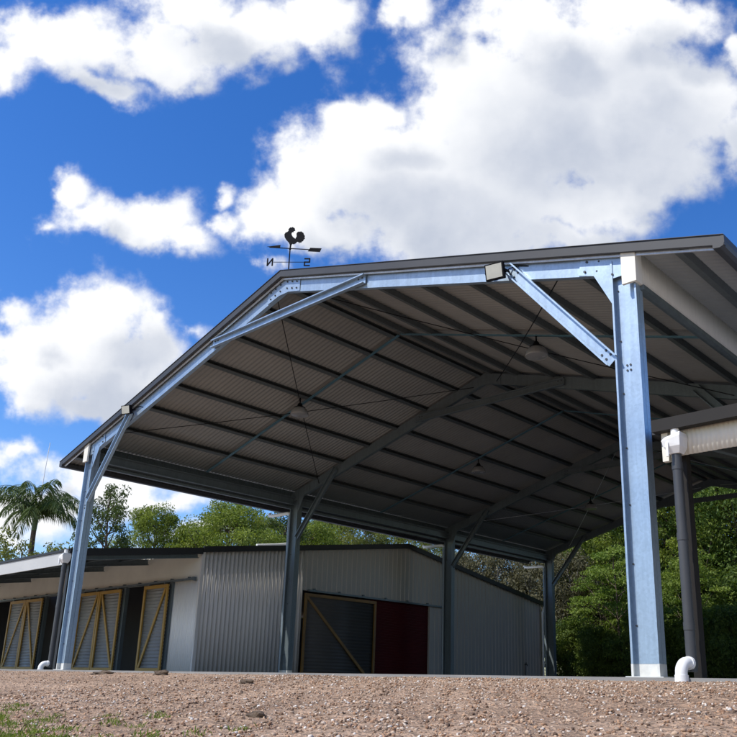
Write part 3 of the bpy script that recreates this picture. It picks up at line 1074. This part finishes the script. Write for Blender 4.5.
def downpipe_set(x, y, zt, parent, blackm):
    """PVC rain head, dark downpipe, white elbow into the gravel"""
    mb = MB()
    mb.tube([(x, y, .05), (x, y, zt - .22)], .048, 18)
    for zz in (.09, .42, 1.25, zt - .42):
        mb.tube([(x, y, zz), (x, y, zz + .07)], .053, 18)
    dp = mb.build('downpipe', blackm, parent)
    mb = MB()
    # outlet stub, then a wide hopper with a sloping leaf screen
    mb.tube([(x, y, zt + .02), (x, y, zt - .09)], .042, 16)
    k = Vector((x, y, zt))
    A = [(-.075, -.085, -.10), (.085, -.085, -.06), (.085, .075, -.06), (-.075, .075, -.10)]
    B = [(-.10, -.11, -.135), (.09, -.11, -.105), (.09, .085, -.105), (-.10, .085, -.135)]
    C_ = [(-.085, -.095, -.20), (.08, -.095, -.20), (.08, .075, -.20), (-.085, .075, -.20)]
    E_ = [(-.05, -.055, -.265), (.055, -.055, -.265), (.055, .05, -.265), (-.05, .05, -.265)]
    vs = [k + Vector(p) for r in (A, B, C_, E_) for p in r]
    fs = [(0, 1, 2, 3), (12, 15, 14, 13)]
    for r in range(3):
        for j in range(4):
            fs.append((r * 4 + j, r * 4 + (j + 1) % 4, r * 4 + 4 + (j + 1) % 4, r * 4 + 4 + j))
    mb.add(vs, fs)
    mb.box(x - .055, x - .03, y - .115, y - .095, zt - .30, zt - .16)
    mb.build('rain_head', M['white'], dp)
    mb = MB()
    # elbow: leaves the pipe sideways towards the front, then turns down into the ground
    hd = Vector((-.18, -.98, 0)).normalized()
    p0 = Vector((x, y, .125))
    pts = [p0 + hd * .02, p0 + hd * .05]
    for q in np.linspace(0, 1, 9):
        an = math.pi * .5 * q
        pts.append(p0 + hd * (.085 + .085 * math.sin(an)) + Vector((0, 0, -.09 * (1 - math.cos(an)))))
    pts.append(p0 + hd * .17 + Vector((0, 0, -.30)))
    mb.tube(pts, .054, 18)
    mb.tube([p0 + hd * .03, p0 + hd * .06], .061, 18)
    mb.tube([p0 + hd * .17 + Vector((0, 0, -.22)), p0 + hd * .17 + Vector((0, 0, -.105))], .061, 18)
    mb.build('elbow', M['white'], dp)


downpipe_set(-.98, AY0 - .13, AZ0, st, M['pipe'])

# ------------------------------------------------------------------ right hand building, only its awning corner in view
rb = empty('stable_block', (16.5, 6, 0), 'building at the right edge with dark guttered awning, cream fascia and grey downpipe', 'building')
GX0, GX1, GY = 12.78, 20.0, -.30
mb = MB()
prof = [(0, 0), (-.005, -.125), (.10, -.125), (.10, -.0), (.094, -.0), (.094, -.118), (.002, -.118), (.006, 0)]
mb.prism(prof, (0, 1, 0), (0, 0, 1), (GX0, GY - .10, 2.475), (1, 0, 0), GX1 - GX0)
mb.box(GX0 - .004, GX0 + .004, GY - .10, GY - .001, 2.352, 2.472)
gu = mb.build('gutter', M['gutter'], rb)
mb = MB()
sheet(mb, (GX0 + .12, GY + .03, 2.10), (1, 0, 0), GX1 - GX0 - .12, (0, 0, 1), 0, .36, (0, -1, 0), .047, .004, .005, 'sine')
mb.box(GX0 + .05, GX0 + .115, GY + .0, GY + .06, 2.06, 2.40)
mb.build('fascia_cladding', M['cream'], rb)
mb = MB()
a = Vector((GX0, GY - .04, 2.478)); b = Vector((GX0, 3.5, 2.478 + .45))
v = (b - a); L = v.length; v.normalize(); n = Vector((0, -v.z, v.y))
sheet(mb, a, (1, 0, 0), GX1 - GX0, v, 0, L, n, .10, .010, .008, 'sine')
rr = mb.build('awning_roof', M['roof'], rb)
mb = MB()
mb.prism([(GY + .01, 2.36), (GY + .01, 2.50), (3.5, 2.95), (3.5, 2.81)], (0, 1, 0), (0, 0, 1), (GX0 - .05, 0, 0), (1, 0, 0), .04)
mb.build('awning_capping', M['charcoal'], rr)
for y in (.5, 1.4, 2.3, 3.1):
    z = 2.478 + (y - GY) / 3.8 * .45
    mb = MB()
    mb.sweep(csec(.10, .05, .014, .004, 1), (GX0 + .02, y, z - .07), (GX1, y, z - .07), (0, 0, 1))
    mb.build('awning_purlin', M['galv_dark'], rr)
for x in (13.0, 15.4, 17.8):
    mb = MB()
    mb.sweep(csec(.15, .06, .016, .005, 1), (x + .06, GY + .08, 2.29), (x + .06, 3.5, 2.73), (0, 0, 1))
    mb.build('awning_rafter', M['galv_dark'], rr)
for x in (12.985, 17.8):
    mb = MB()
    mb.box(x - .042, x + .042, GY + .10, GY + .20, -.003, 2.28)
    mb.build('awning_post', M['gutter'], rb)
downpipe_set(13.0, GY - .055, 2.36, rb, M['pipe'])
mb = MB()
sheet(mb, (13.45, 3.55, 0), (1, 0, 0), 6.5, (0, 0, 1), 0, 2.9, (0, -1, 0), .125, .014, .008, 'sine')
sheet(mb, (13.45, 3.56, 0), (0, 1, 0), 14.8, (0, 0, 1), 0, lambda s: 2.9 + .9 * (1 - abs(s - 7.4) / 7.4), (-1, 0, 0), .125, .014, .008, 'sine')
mb.build('wall', M['grey_clad'], rb)
mb = MB()
for (ya, za, yb, zb) in ((3.5, 2.94, 11, 3.86), (18.5, 2.94, 11, 3.86)):
    a = Vector((13.35, ya, za)); b = Vector((13.35, yb, zb)); v = b - a; L = v.length; v.normalize()
    n = Vector((1, 0, 0)).cross(v)
    if n.z < 0: n = -n
    sheet(mb, a, (1, 0, 0), 6.6, v, 0, L, n, .19, .012, .01, 'trap')
mb.build('roof', M['roof'], rb)

# ------------------------------------------------------------------ foliage builders
def leaf_mesh(name, C, dirs, L, Wd, tint, m, droop=.25):
    """many bent leaf blades: centres C, long axis dirs, length L, width Wd (arrays)"""
    n = len(C)
    up = rng.normal(size=(n, 3))
    side = np.cross(dirs, up)
    side /= np.linalg.norm(side, axis=1)[:, None] + 1e-9
    nor = np.cross(side, dirs)
    L = np.broadcast_to(L, (n,))[:, None]; Wd = np.broadcast_to(Wd, (n,))[:, None]
    p0 = C - dirs * L * .5
    p1 = C + side * Wd * .5 + nor * L * .06
    p2 = C + dirs * L * .5 - np.array([0, 0, 1]) * L * droop * .3
    p3 = C - side * Wd * .5 + nor * L * .06
    V = np.stack([p0, p1, p2, p3], 1).reshape(-1, 3)
    me = bpy.data.meshes.new(name)
    me.vertices.add(4 * n)
    me.vertices.foreach_set('co', V.ravel())
    me.loops.add(4 * n)
    me.loops.foreach_set('vertex_index', np.arange(4 * n, dtype=np.int32))
    me.polygons.add(n)
    me.polygons.foreach_set('loop_start', np.arange(0, 4 * n, 4, dtype=np.int32))
    me.polygons.foreach_set('loop_total', np.full(n, 4, np.int32))
    at = me.attributes.new('tint', 'FLOAT', 'POINT')
    at.data.foreach_set('value', np.repeat(np.clip(tint, 0, 1), 4).astype(np.float32))
    me.materials.append(m)
    me.update()
    me.validate()
    return me


def unit(a):
    return a / (np.linalg.norm(a, axis=1)[:, None] + 1e-9)


def make_tree(height, crown_w, crown_lo, nclump, per, leaf, m, bark, clump_r=.6, flat=.6, hang=.3, seed=0, layered=False, trunk_r=.14):
    """returns (trunk mesh builder result, crown mesh): a tapered trunk, limbs to the clumps, leaves in the clumps"""
    r = np.random.default_rng(seed)
    rnd = random.Random(seed)
    tb = MB()
    top = height * .93
    lean = [(rnd.uniform(-.25, .25), rnd.uniform(-.25, .25)) for _ in range(5)]
    tp = [Vector((lean[k][0] * k * .3, lean[k][1] * k * .3, top * k / 4)) for k in range(5)]
    tb.tube(tp, [trunk_r * (1 - .2 * k) for k in range(5)], 8)
    def trunk_at(z):
        k = min(3, int(z / top * 4)); f = z / top * 4 - k
        return tp[k].lerp(tp[k + 1], min(1, max(0, f)))
    cents = []
    for k in range(nclump):
        f = (k + .5) / nclump
        z = crown_lo + (height - crown_lo) * f ** .85
        prof = math.sin(math.pi * min(1, (.12 + .80 * (z - crown_lo) / (height - crown_lo)))) ** .7
        rad = crown_w * prof * (rnd.uniform(.35, 1.08) if not layered else rnd.uniform(.5, 1.05))
        an = k * 2.399 + rnd.uniform(-.5, .5)
        c = trunk_at(max(.3, z - .2)) + Vector((math.cos(an) * rad, math.sin(an) * rad, rnd.uniform(-.25, .25)))
        c.z = z + rnd.uniform(-.3, .3)
        cents.append(c)
        if k % 2 == 0:
            b0 = trunk_at(max(crown_lo * .6, z - rad * .75 - .3))
            mid = b0.lerp(c, .55) + Vector((0, 0, -.12 * rad))
            tb.tube([b0, mid, c], [trunk_r * .32, trunk_r * .2, trunk_r * .07], 5)
    Cs, Ds, Ts = [], [], []
    for c in cents:
        cr = clump_r * rnd.uniform(.65, 1.3)
        n = int(per * rnd.uniform(.6, 1.4))
        d = unit(r.normal(size=(n, 3)))
        rr = cr * r.random(n) ** .45
        p = d * rr[:, None] * np.array([1, 1, flat])
        Cs.append(p + np.array(c))
        dd = unit(d * .7 + r.normal(size=(n, 3)) * .7 + np.array([0, 0, -hang]))
        Ds.append(dd)
        Ts.append(np.clip(rnd.uniform(.15, .75) + r.normal(0, .2, n), 0, 1))
    C = np.concatenate(Cs); Dd = np.concatenate(Ds); T = np.concatenate(Ts)
    Ll = leaf * r.uniform(.7, 1.35, len(C))
    return tb, leaf_mesh('crown', C, Dd, Ll, Ll * .42, T, m)


PROTO = {}


def plant_tree(kind, name, label, cat, loc, rot, sc, group, szx=1.):
    tb_me, cr_me, bark = PROTO[kind]
    t = empty(name, loc, label, cat, group)
    t.rotation_euler = (0, 0, rot)
    t.scale = (sc * szx, sc * szx, sc)
    for nm, me in (('trunk', tb_me), ('crown', cr_me)):
        o = bpy.data.objects.new(nm, me)
        COL.objects.link(o)
        o.parent = t
    return t


def proto(kind, bark, **kw):
    tb, cr = make_tree(bark=bark, **kw)
    ob = tb.build('trunk', bark)
    me = ob.data
    bpy.data.objects.remove(ob)
    PROTO[kind] = (me, cr, bark)


proto('gum', M['bark'], height=8, crown_w=1.25, crown_lo=3.6, nclump=46, per=170, leaf=.12, m=M['leaf_dark'], clump_r=.42, flat=.75, hang=.7, seed=3)
proto('bushy', M['bark'], height=8, crown_w=2.7, crown_lo=2.0, nclump=150, per=330, leaf=.115, m=M['leaf_bushy'], clump_r=.62, flat=.7, hang=.35, seed=5)
proto('bushy2', M['bark'], height=8, crown_w=2.3, crown_lo=2.2, nclump=125, per=320, leaf=.115, m=M['leaf_bushy'], clump_r=.60, flat=.7, hang=.35, seed=8)
proto('tallgum', M['pale_bark'], height=11.5, crown_w=2.5, crown_lo=4.5, nclump=95, per=230, leaf=.15, m=M['leaf_olive'], clump_r=.75, flat=.7, hang=.7, seed=12)
proto('dry', M['pale_bark'], height=5.5, crown_w=1.7, crown_lo=1.2, nclump=110, per=220, leaf=.105, m=M['leaf_dry'], clump_r=.5, flat=1., hang=.9, seed=14)
proto('forest', M['bark'], height=10, crown_w=2.6, crown_lo=1.5, nclump=135, per=270, leaf=.125, m=M['leaf_forest'], clump_r=.66, flat=.6, hang=.35, seed=21)
proto('forest2', M['bark'], height=10, crown_w=2.9, crown_lo=1.2, nclump=190, per=250, leaf=.13, m=M['leaf_mid'], clump_r=.72, flat=.75, hang=.6, seed=23)
proto('layer', M['bark'], height=5, crown_w=1.7, crown_lo=.8, nclump=46, per=170, leaf=.11, m=M['leaf_bright'], clump_r=.55, flat=.28, hang=.12, seed=31, layered=True, trunk_r=.07)
proto('under', M['bark'], height=3.2, crown_w=1.5, crown_lo=.12, nclump=110, per=180, leaf=.12, m=M['leaf_under'], clump_r=.5, flat=.7, hang=.35, seed=33, trunk_r=.05)
proto('shrub', M['bark'], height=6.5, crown_w=1.5, crown_lo=2.5, nclump=34, per=70, leaf=.17, m=M['leaf_olive'], clump_r=.5, flat=.6, hang=.4, seed=35, trunk_r=.08)

GB = 'trees behind the stable building'
GR = 'trees of the forest behind the shed'
G0 = -.06
plant_tree('gum', 'gum_tree', 'slim dark gum tree with gaps in its crown, between palm and yellow green trees', 'tree', (-19.4, 10.5, G0), .4, 1.02, GB)
plant_tree('bushy2', 'bushy_tree', 'smaller yellow green bushy tree just right of the slim dark gum', 'tree', (-21.0, 13.6, G0), 1.3, 1.0, GB, .85)
plant_tree('bushy', 'bushy_tree', 'widest yellow green bushy tree above the black roof edge of the stable building', 'tree', (-18.2, 16.3, G0), 2.2, 1.06, GB)
plant_tree('bushy2', 'bushy_tree', 'green bushy tree standing back in the gap between the two yellow green bushy trees', 'tree', (-22.5, 17.4, G0), 4.0, .98, GB)
plant_tree('bushy', 'bushy_tree', 'green bushy tree half hidden behind the second column', 'tree', (-21.5, 24.0, G0), .7, 1.12, GB)
plant_tree('gum', 'gum_tree', 'dark gum tree right of the widest bushy tree, beside the second column', 'tree', (-19.9, 21.1, G0), 2.4, 1.14, GB, 1.1)
for (x, y, r_, s_, lb) in ((-27.1, 30.9, .2, .98, 'tall olive gum with pale trunk, first right of the second column'), (-25.7, 35.2, 1.9, 1.0, 'tall olive gum with pale trunk, above the peak of the gable wall'),
                           (-20.6, 34.4, 4.1, .93, 'tall olive gum with pale trunk, just left of the third column'), (-30.5, 28.0, 3.0, .95, 'tall olive gum right behind the second column'),
                           (-24.0, 31.5, 5.2, .95, 'tall olive gum half way between the second column and the gable peak')):
    plant_tree('tallgum', 'tall_gum_tree', lb, 'tree', (x, y, G0), r_, s_, 'tall olive gums under the shed eave')
for (x, y, r_, s_, lb) in ((-6.6, 20.6, .3, .96, 'dull olive shrubby tree directly right of the third column'), (-5.0, 21.2, 2.0, .98, 'dull olive shrubby tree midway between third and rearmost column'),
                           (-3.4, 21.6, 4.4, 1.0, 'dull olive shrubby tree left beside the rearmost column'), (-8.2, 22.0, 5.0, .98, 'dull olive shrubby tree left behind the third column'),
                           (-1.6, 21.6, 1.2, .9, 'dull olive shrubby tree right beside the rearmost column and its brace')):
    plant_tree('dry', 'shrubby_tree', lb, 'tree', (x, y, G0), r_, s_, 'dull olive shrubby trees behind the gable wall')
for (k, x, y, r_, s_, lb) in (
        ('forest', -1.2, 23.6, .2, .86, 'leafy green forest tree right of the rearmost column'),
        ('forest2', .6, 25.6, 1.5, .98, 'leafy green forest tree just left of the nearest column'),
        ('forest', 2.4, 24.6, 2.9, 1.0, 'leafy green forest tree between the nearest column and the dark downpipe'),
        ('forest2', 4.2, 25.4, 4.0, 1.08, 'leafy green forest tree right of the dark downpipe'),
        ('forest', 6.0, 26.6, 5.1, 1.1, 'leafy green forest tree at the right edge of the photo'),
        ('forest2', -3.8, 28.0, .9, 1.0, 'taller forest tree standing back behind the rear bay'),
        ('forest', -8.0, 33.0, 3.6, 1.05, 'distant forest tree behind the dull olive shrubby trees'),
        ('forest2', .2, 32.0, 5.6, 1.25, 'tall distant forest tree behind the nearest column'),
        ('forest', 4.0, 33.5, 2.4, 1.3, 'tall distant forest tree behind the dark downpipe'),
        ('forest2', 8.5, 31.0, 3.3, 1.2, 'tall distant forest tree at the far right behind the awning')):
    plant_tree(k, 'forest_tree', lb, 'tree', (x, y, G0), r_, s_, GR)
for (x, y, r_, s_, lb) in ((1.2, 20.4, .4, .98, 'bright green tree with flat feathery layers, left of the nearest column'), (-.1, 21.2, 2.6, .82, 'smaller bright green layered tree right of the rearmost column'),
                           (3.6, 20.6, 4.2, .9, 'bright green layered tree between the nearest column and downpipe')):
    plant_tree('layer', 'layered_tree', lb, 'tree', (x, y, G0), r_, s_, 'bright green layered trees')
for (x, y, r_, s_, lb) in ((.4, 19.9, .3, .62, 'low dark bush at the foot of the bright layered tree'), (2.4, 20.0, 1.4, .75, 'low dark bush seen just left of the nearest column foot'),
                           (4.2, 20.3, 2.6, .72, 'dark bush seen between the nearest column and the downpipe'), (5.6, 20.0, 3.9, .8, 'dark bush right of the downpipe'),
                           (7.0, 20.6, 5.0, .85, 'dark bush at the right edge of the photo'), (-.9, 20.3, 2.0, .7, 'low dark bush right beside the rearmost column')):
    plant_tree('under', 'bush', lb, 'bush', (x, y, G0), r_, s_, 'dark bushes at the forest edge')
for (x, y, r_, s_, lb) in ((-2.4, 24.5, .8, 1.2, 'wide dark bush behind the rearmost column foot'), (1.6, 23.2, 2.2, 1.2, 'wide dark bush deep under the trees left of the nearest column'),
                           (3.2, 23.6, 3.4, 1.25, 'wide dark bush deep under the trees behind the nearest column'), (5.6, 23.4, 4.6, 1.3, 'wide dark bush deep under the trees behind the downpipe'),
                           (8.0, 23.8, 5.8, 1.3, 'wide dark bush deep under the trees at the right edge'), (-.2, 24.4, 1.1, 1.2, 'wide dark bush deep under the bright layered tree')):
    plant_tree('under', 'bush', lb, 'bush', (x, y, G0), r_, s_, 'wide bushes deep under the forest trees', 1.15)
for (x, y, r_, s_, lb) in ((-23.4, 6.6, .1, .98, 'thin leafed small tree at the left edge below the palm'), (-24.0, 8.6, 1.7, .93, 'thin leafed small tree directly under the palm crown'),
                           (-22.6, 10.2, 3.1, .92, 'thin leafed small tree right of the palm trunk, by the left column')):
    plant_tree('shrub', 'small_tree', lb, 'tree', (x, y, G0), r_, s_, 'thin leafed small trees under the palm')

# palm
pc = Vector((-25.3, 9.5, G0))
palm = empty('palm_tree', pc, 'tall feathery palm with drooping fronds above the left awning', 'palm tree')
mb = MB()
HT = 6.9
mb.tube([pc, pc + Vector((.05, 0, 2.5)), pc + Vector((0, .05, 5)), pc + Vector((0, 0, HT))], [.20, .15, .13, .12], 12)
mb.build('trunk', M['bark'], palm)
mb = MB(); mb.tube([pc + Vector((0, 0, HT)), pc + Vector((0, 0, HT + .5)), pc + Vector((0, 0, HT + .95))], [.125, .14, .05], 12)
mb.build('crownshaft', mat('green_crownshaft', (.10, .15, .05), .5, 0, .15, 3), palm)
for k in range(22):
    an = k * 2.399
    el = math.radians([80, 68, 56, 44, 32, 20][k % 6] + random.uniform(-6, 6))
    Lf = random.uniform(2.7, 3.3)
    pts, p, e = [], Vector((0, 0, HT + .85)), el
    ns = 14
    for j in range(ns + 1):
        pts.append(p.copy())
        p = p + Vector((math.cos(an) * math.cos(e), math.sin(an) * math.cos(e), math.sin(e))) * (Lf / ns)
        e -= math.radians(4.6 + 4.6 * j / ns * 2)
    Cc, Dd = [], []
    side = Vector((-math.sin(an), math.cos(an), 0))
    ll = []
    for j in range(1, ns):
        for q in range(4):
            f = j + q / 4
            a = pts[j].lerp(pts[j + 1], q / 4)
            t = (pts[j + 1] - pts[j]).normalized()
            le = .78 * math.sin(math.pi * min(.97, .12 + .86 * f / ns)) ** .6
            for s in (-1, 1):
                dv = (side * s * .75 + t * .45 + Vector((0, 0, -.75 + random.uniform(-.2, .2)))).normalized()
                Cc.append(a + dv * le * .5); Dd.append(dv); ll.append(le)
    me = leaf_mesh('frond', np.array(Cc), np.array(Dd), np.array(ll), .05, np.clip(rng.normal(.5, .25, len(ll)), 0, 1), M['leaf_palm'], .8)
    fo = bpy.data.objects.new('frond', me)
    COL.objects.link(fo)
    fo.parent = palm
    mb = MB(); mb.tube([q_ + pc for q_ in pts], [.03 * (1 - .055 * j) for j in range(len(pts))], 6)
    rc = mb.build('rachis', M['leaf_palm'], fo)

# antenna
ap = Vector((-29.9, 11.5, G0))
mast = empty('antenna_mast', ap, 'thin white whip antenna standing behind the palm at far left', 'antenna')
mb = MB(); mb.tube([ap, ap + Vector((0, 0, 9))], .035, 8); mb.build('pole', M['galv_dark'], mast)
mb = MB(); mb.tube([ap + Vector((0, 0, 9)), ap + Vector((0, 0, 11)), ap + Vector((.12, .0, 12.8))], .03, 8, r2=.018); mb.build('whip', M['white'], mast)

# ------------------------------------------------------------------ gravel, clods, grass
def stones(name, n, region, smin, smax, power, seed):
    r = np.random.default_rng(seed)
    x, y = region(r, n)
    n = len(x)
    s = smin + (smax - smin) * r.random(n) ** power
    # 12-vertex icosahedron, squashed and jittered into chips
    t = (1 + 5 ** .5) / 2
    iv = np.array([(-1, t, 0), (1, t, 0), (-1, -t, 0), (1, -t, 0), (0, -1, t), (0, 1, t), (0, -1, -t), (0, 1, -t), (t, 0, -1), (t, 0, 1), (-t, 0, -1), (-t, 0, 1)]) / 1.9
    fi = np.array([(0, 11, 5), (0, 5, 1), (0, 1, 7), (0, 7, 10), (0, 10, 11), (1, 5, 9), (5, 11, 4), (11, 10, 2), (10, 7, 6), (7, 1, 8), (3, 9, 4), (3, 4, 2), (3, 2, 6), (3, 6, 8), (3, 8, 9), (4, 9, 5), (2, 4, 11), (6, 2, 10), (8, 6, 7), (9, 8, 1)])
    V = iv[None] * (1 + r.uniform(-.42, .42, (n, 12, 1)))
    V = V * (r.uniform(.55, 1.2, (n, 1, 3)) * np.array([1, 1, .72]))
    a = r.uniform(0, 2 * np.pi, n); ca, sa = np.cos(a)[:, None], np.sin(a)[:, None]
    b = r.normal(0, .35, n); cb, sb = np.cos(b)[:, None], np.sin(b)[:, None]
    X0, Y0, Z0 = V[..., 0], V[..., 1], V[..., 2]
    Y1, Z1 = Y0 * cb - Z0 * sb, Y0 * sb + Z0 * cb
    V = np.stack([X0 * ca - Y1 * sa, X0 * sa + Y1 * ca, Z1], -1) * (s * .5)[:, None, None]
    V += np.stack([x, y, gz(x, y) + s * .12], -1)[:, None, :]
    Fc = (fi[None] + (np.arange(n) * 12)[:, None, None]).reshape(-1, 3)
    me = bpy.data.meshes.new(name)
    me.vertices.add(12 * n); me.vertices.foreach_set('co', V.ravel())
    nf = len(Fc)
    me.loops.add(3 * nf); me.loops.foreach_set('vertex_index', Fc.ravel().astype(np.int32))
    me.polygons.add(nf)
    me.polygons.foreach_set('loop_start', np.arange(0, 3 * nf, 3, dtype=np.int32)); me.polygons.foreach_set('loop_total', np.full(nf, 3, np.int32))
    at = me.attributes.new('tint', 'FLOAT', 'POINT')
    at.data.foreach_set('value', np.repeat(np.clip(r.beta(1.2, 1.5, n), 0, 1), 12).astype(np.float32))
    me.materials.append(M['stone'])
    me.update(); me.validate()
    o = bpy.data.objects.new(name, me)
    COL.objects.link(o)
    return o


def region_all(r, n):
    # even spread in front of the slab, thicker towards the foreground where the chips show
    x = np.concatenate([r.uniform(-20, 19, n // 2), r.uniform(7.5, 17.5, n - n // 2)])
    y = np.concatenate([r.uniform(-7.5, -.53, n // 2), r.uniform(-6.8, -.53, n - n // 2)])
    keep = r.random(len(x)) < .52 + .48 * (.5 + .5 * np.sin(2.6 * (y + .22 * x) + 1.2 * np.sin(.9 * x))) ** .8 * (.65 + .35 * np.sin(1.3 * x - 2.1 * y))
    return x[keep], y[keep]


gr = stones('gravel', 260000, region_all, .005, .028, 4.0, 5)
tag(gr, 'loose pinkish brown crushed gravel spread in front of the slab', 'gravel', kind='stuff')

# dead leaves and bark flakes among the stones
r = np.random.default_rng(91)
n = 2600
lx = np.concatenate([r.uniform(-12, 18, n // 2), r.uniform(8, 17, n // 2)]); ly = r.uniform(-6.8, -.7, n)
ld = unit(np.stack([r.normal(0, 1, n), r.normal(0, 1, n), r.normal(0, .25, n)], -1))
ll_ = .008 + .034 * r.random(n) ** 2
me = leaf_mesh('leaf_litter', np.stack([lx, ly, gz(lx, ly) + .011], -1), ld, ll_, ll_ * r.uniform(.12, .4, n), r.random(n), M['litter'], .2)
o = bpy.data.objects.new('leaf_litter', me)
COL.objects.link(o)
tag(o, 'dry brown leaf and bark litter scattered over the gravel', 'leaf litter', kind='stuff')
for i, (x, y, s, lb) in enumerate(((5.2, -1.0, .10, 'dark clod of earth lying at the slab edge below the grey gable corner'), (3.6, -1.05, .13, 'long dark piece of bark by the slab edge left of the gable corner'),
                                   (9.0, -2.3, .07, 'dark clod on the gravel below the sliding door'), (12.2, -4.6, .06, 'brown clod among the near gravel left of centre'))):
    r = np.random.default_rng(50 + i)
    import bmesh
    bm = bmesh.new()
    bmesh.ops.create_icosphere(bm, subdivisions=3, radius=1)
    for v in bm.verts:
        k = 1 + .25 * math.sin(3 * v.co.x + i) * math.sin(4 * v.co.y + 2 * i) + .15 * math.sin(7 * v.co.z + 5 * v.co.x) + r.uniform(-.07, .07)
        v.co = v.co * k
        v.co.x *= s * (2.0 if i == 1 else 1.2); v.co.y *= s * .9; v.co.z *= s * (.3 if i == 1 else .5)
    me = bpy.data.meshes.new('clod'); bm.to_mesh(me); bm.free()
    me.materials.append(M['clod'])
    o = bpy.data.objects.new('earth_clod' if i != 1 else 'bark_piece', me)
    o.location = (x, y, float(gz(x, y)) + s * .12)
    COL.objects.link(o)
    tag(o, lb, 'clod' if i != 1 else 'bark')

# grass at the lower left
r = np.random.default_rng(77)
tx, ty, tw = [], [], []
for (cx, cy, sx, sy, n) in ((8.6, -5.9, 1.5, .42, 260), (11.2, -6.0, .8, .3, 150), (12.6, -6.25, .5, .22, 60), (6.0, -5.3, 1.6, .5, 90), (13.4, -6.25, .6, .22, 40), (14.3, -6.3, .5, .18, 22), (10.0, -5.2, 1.4, .3, 40)):
    tx.append(r.normal(cx, sx, n)); ty.append(r.normal(cy, sy, n))
tx, ty = np.concatenate(tx), np.concatenate(ty)
nb = 26
bx_ = np.repeat(tx, nb) + r.normal(0, .035, len(tx) * nb)
by_ = np.repeat(ty, nb) + r.normal(0, .035, len(tx) * nb)
n = len(bx_)
bl = r.uniform(.02, .058, n)
dirs = unit(np.stack([r.normal(0, .5, n), r.normal(0, .5, n), np.ones(n)], -1))
C = np.stack([bx_, by_, gz(bx_, by_)], -1) + dirs * bl[:, None] * .45
me = leaf_mesh('grass', C, dirs, bl, .006, np.clip(r.normal(.4, .3, n), 0, 1), M['grass'], .6)
o = bpy.data.objects.new('grass', me)
COL.objects.link(o)
tag(o, 'sparse short green grass tufts growing through the gravel', 'grass', kind='stuff')
